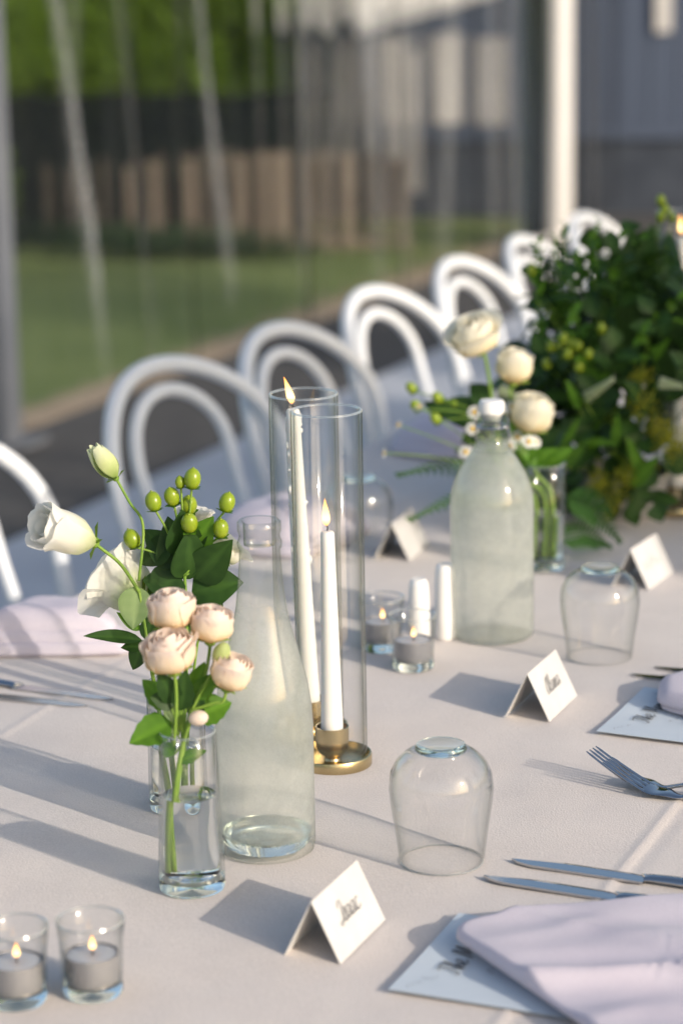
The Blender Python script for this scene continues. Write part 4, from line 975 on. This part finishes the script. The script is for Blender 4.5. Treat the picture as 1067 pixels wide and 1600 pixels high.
def fern(parent_label, a, b, wd, rng, bend=.02, n=9, nrm=(0, -.6, .8)):
    a, b = Vector(a), Vector(b); t = thing('fern_frond', parent_label, 'fern', a, 0, 'fern fronds')
    pts = [Vector((0, 0, 0)), (b-a)*.5+Vector((0, 0, bend)), b-a]; q = catmull(pts, n); m = len(q)
    MB().tube(q, [.0012]*m, 6).build('stem', MT['fern'], t)
    for i in range(2, m):
        k = i/(m-1); tg = (q[i]-q[i-1]).normalized(); side = tg.cross(Vector(nrm)).normalized(); Lf = wd*math.sin(math.pi*min(1, k*.9+.12))**.8*(1.02-k*.75)
        for s in (-1, 1): leaf(t, q[i], side*s+tg*.55, max(.006, Lf), .0048, MT['fern'], nrm, .1, .25, .3, name='leaflet')
frng = random.Random(21)
fern('fern frond spreading left from behind the swing top bottle', P(800, 850)+Vector((0, 0, .07)), D(622, 742, 2.93), .035, frng)
fern('fern frond hanging low behind the bottle over a place card', P(800, 850)+Vector((0, 0, .045)), D(640, 812, 2.86), .03, frng)
fern('broad fern frond drooping beside the cream rose vase', D(850, 715, 2.98), D(715, 705, 2.95), .05, frng, .03)
fern('fern frond spreading right over the cloth beneath the arrangement', D(880, 775, 2.96), D(968, 845, 2.95), .05, frng, .015)
fern('fern frond lying on the cloth below the arrangement', D(868, 845, 2.94), P(952, 868)+Vector((0, 0, .012)), .045, frng, .012)

# ---------------------------------------------------------------- the leafy arrangement
def arrangement():
    rng = random.Random(4); c0 = P(968, 800); o = Vector(c0)
    t = thing('leafy_arrangement', 'dense dark green leafy arrangement with berries beside the cream roses', 'arrangement', o)
    MB().lathe([(0, .0), (.05, 0), (.055, .003), (.062, .03), (.07, .06), (.068, .06), (.06, .03), (.05, .008), (0, .008)], 48).build('bowl', simple('grey_bowl', (.3, .3, .3), rough=.5), t)
    C = Vector((-.005, .02, .165)); hub = Vector((0, .02, .05))
    L = lambda px, py, dd=0: D(px, py, o.y+dd)-o
    def inside(p, d, Lf):
        lim = rng.uniform(-34, 30)
        for k in (0., .5, 1.):
            w_ = o+p+Vector(d).normalized()*Lf*k; c_ = camo.matrix_world.inverted() @ w_; px = 533.5+3778*c_.x/-c_.z; py = 800-3778*c_.y/-c_.z
            if px < lim+(845 if py < 470 else 828 if py < 560 else 785): return False
        return True
    def sprig(p, d, n, ll, lw, mat, spread=1.0, nm='sprig', free=False):
        """stem with leaves up its length, one part"""
        d = Vector(d).normalized(); mb = MB(); Ls = ll*n*.34
        if not free and not inside(p, d, Ls+.02): return
        q = [p-d*Ls*.15, p+d*Ls*.5+Vector((0, 0, .006)), p+d*Ls]; cc = catmull(q, 6); mb.tube(cc, .0011, 5)
        for k in range(n):
            u_ = (k+1)/n; b = p+d*Ls*u_; az = k*2.4+rng.uniform(-.3, .3)
            s1 = d.orthogonal().normalized(); s2 = d.cross(s1); out = (s1*math.cos(az)+s2*math.sin(az))
            dr = (out*spread+d*(.45+.5*u_)).normalized(); nr = (d-dr*d.dot(dr)).normalized(); x = dr.cross(nr); l_ = ll*rng.uniform(.7, 1.15)*(1.1-.4*u_); w_ = lw*rng.uniform(.8, 1.1)
            v, f, rib = leaf_verts(l_, w_, .25, rng.uniform(.1, .5), 4, 5)
            M_ = Matrix.Translation(b) @ Matrix((x, dr, nr)).transposed().to_4x4(); mb.add([M_ @ Vector(z) for z in v], f, rib)
        return mb.build(nm, mat, t, sharp=0, attr='rib')
    # body of broad leaves: many small sprigs through a rough ball
    for i in range(185):
        while True:
            q = Vector((rng.uniform(-1, 1), rng.uniform(-1, 1), rng.uniform(-1, 1)))
            if .35 < q.length < 1: break
        p = C+Vector((q.x*.15+.012, q.y*.14, q.z*.165)); d = (p-hub).normalized()+Vector((rng.gauss(0, .25), rng.gauss(0, .25), rng.gauss(0, .2)))
        if p.z < .03: p.z = .03+rng.random()*.03
        kind = rng.random()
        if kind < .5: sprig(p, d, 4, .050, .027, MT['leaf_dark'])
        elif kind < .75: sprig(p, d, 6, .034, .014, MT['leaf_mid'] if rng.random() < .8 else MT['leaf_dark'])
        else: sprig(p, d, 3, .062, .038, MT['leaf_dark'])
    C2 = L(872, 670, .04)
    for i in range(150):
        q = Vector((rng.gauss(0, .5), rng.gauss(0, .5), rng.gauss(0, .5))); p = C2+Vector((q.x*.085, q.y*.07, q.z*.15)); p.z = max(p.z, .02)
        d = (p-hub).normalized()+Vector((rng.gauss(-.2, .3), rng.gauss(-.2, .3), rng.gauss(.1, .3))); kind = rng.random()
        if kind < .5: sprig(p, d, 4, .042, .022, MT['leaf_dark'])
        else: sprig(p, d, 6, .030, .012, MT['leaf_mid'] if rng.random() < .5 else MT['leaf_dark'])
    # upright myrtle sprigs on top
    for px, py, py2 in ((838, 470, 375), (862, 500, 395), (884, 470, 352), (905, 440, 395), (930, 440, 345), (912, 520, 430), (870, 540, 450), (895, 560, 480), (945, 480, 400), (850, 560, 500), (925, 560, 470), (880, 420, 380), (960, 520, 430), (842, 520, 430), (856, 470, 410), (875, 500, 420), (892, 510, 440), (908, 480, 405), (925, 500, 420), (870, 460, 372), (918, 450, 370)):
        p = L(px+rng.uniform(-4, 4), py, rng.uniform(-.06, .06)); e = L(px+rng.uniform(-8, 8), py2, rng.uniform(-.06, .04)); n = 15; d = e-p
        sprig(p, d, n, d.length/(n*.34), .0085, MT['leaf_mid'] if rng.random() < .55 else MT['leaf_dark'], .7, free=True)
        stem(t, [hub, hub.lerp(p, .6)+Vector((0, 0, .03)), p], .0015)
    # big dark leaves upper right
    for (px, py), (qx, qy), wd in (((1010, 560), (960, 402), .065), ((1020, 500), (1045, 362), .06), ((1030, 560), (1062, 420), .07), ((990, 600), (935, 470), .05), ((1000, 470), (985, 360), .045), ((1050, 600), (1085, 480), .07), ((960, 640), (905, 560), .05), ((985, 540), (1010, 372), .05)):
        a, b = L(px, py, rng.uniform(-.06, .0)), L(qx, qy, rng.uniform(-.08, -.02)); leaf(t, a, b-a, (b-a).length*1.05, wd, MT['leaf_dark'], (-.2, -1, .3), .15, rng.uniform(.1, .5), name='broad_leaf')
        stem(t, [hub, hub.lerp(a, .6), a], .0016)
    for px, py in ((1033, 320), (1036, 335), (1030, 345), (948, 378), (1005, 380), (900, 548), (885, 560), (860, 548), (905, 580), (855, 575), (918, 560), (830, 430), (1000, 388), (878, 536), (890, 545), (872, 552), (940, 520), (1050, 345)):
        c = L(px, py, rng.uniform(-.14, -.10) if py > 500 else -.02); berry(t, c, .0085, (rng.uniform(-.3, .3), -.3, 1)); stem(t, [hub, hub.lerp(c, .7)+Vector((0, .02, .01)), c], .0009)
    # goldenrod plumes and veronica spikes
    for px, py, s, ln in ((1003, 628, .022, 1), (1046, 690, .022, 1), (965, 775, .016, 2.4), (935, 755, .015, 1.2), (1030, 668, .018, 1), (1058, 700, .02, 1.5), (1000, 590, .014, 1), (975, 740, .013, 1.6)):
        c = L(px, py, rng.uniform(-.15, -.12)); mb = MB()
        for k in range(170):
            q = Vector((rng.gauss(0, .5), rng.gauss(0, .5), rng.gauss(0, .5)*ln))
            if q.length > 1.4*ln: continue
            p = c+Vector((q.x+q.z*.5*(ln > 1.3), q.y, q.z))*s; mb.ball(p, .0013, 4, 3)
        mb.build('goldenrod_plume', MT['fuzz'], t, sharp=0); stem(t, [hub, hub.lerp(c, .6), c], .001)
    for (px, py), (qx, qy) in (((915, 622), (958, 592)), ((1030, 598), (1066, 604)), ((780, 610), (815, 625))):
        a, b = L(px, py, -.16), L(qx, qy, -.17); mb = MB(); n = 150
        for k in range(n):
            u_ = k/n; p = a.lerp(b, u_); rr = .0085*(1-u_*.75); az = k*2.4; ax = (b-a).normalized(); s1 = ax.orthogonal().normalized(); s2 = ax.cross(s1)
            mb.ball(p+(s1*math.cos(az)+s2*math.sin(az))*rr*.8, .0017, 5, 4)
        mb.build('veronica_spike', MT['spike'], t, sharp=0); stem(t, [hub, hub.lerp(a, .7), a, b], .0016)
    # lighter strap leaves low on the left of the body
    for (px, py), (qx, qy), wd in (((880, 730), (915, 690), .016), ((900, 690), (955, 690), .014), ((870, 720), (900, 660), .014), ((985, 760), (1020, 720), .022), ((1000, 740), (985, 690), .016), ((905, 640), (890, 600), .014), ((960, 700), (965, 655), .014)):
        a, b = L(px, py, -.14), L(qx, qy, -.17); leaf(t, a, b-a, (b-a).length*1.1, wd, MT['leaf_mid'], (0, -.9, .5), .2, .3, name='strap_leaf'); stem(t, [hub, a], .001)
arrangement()
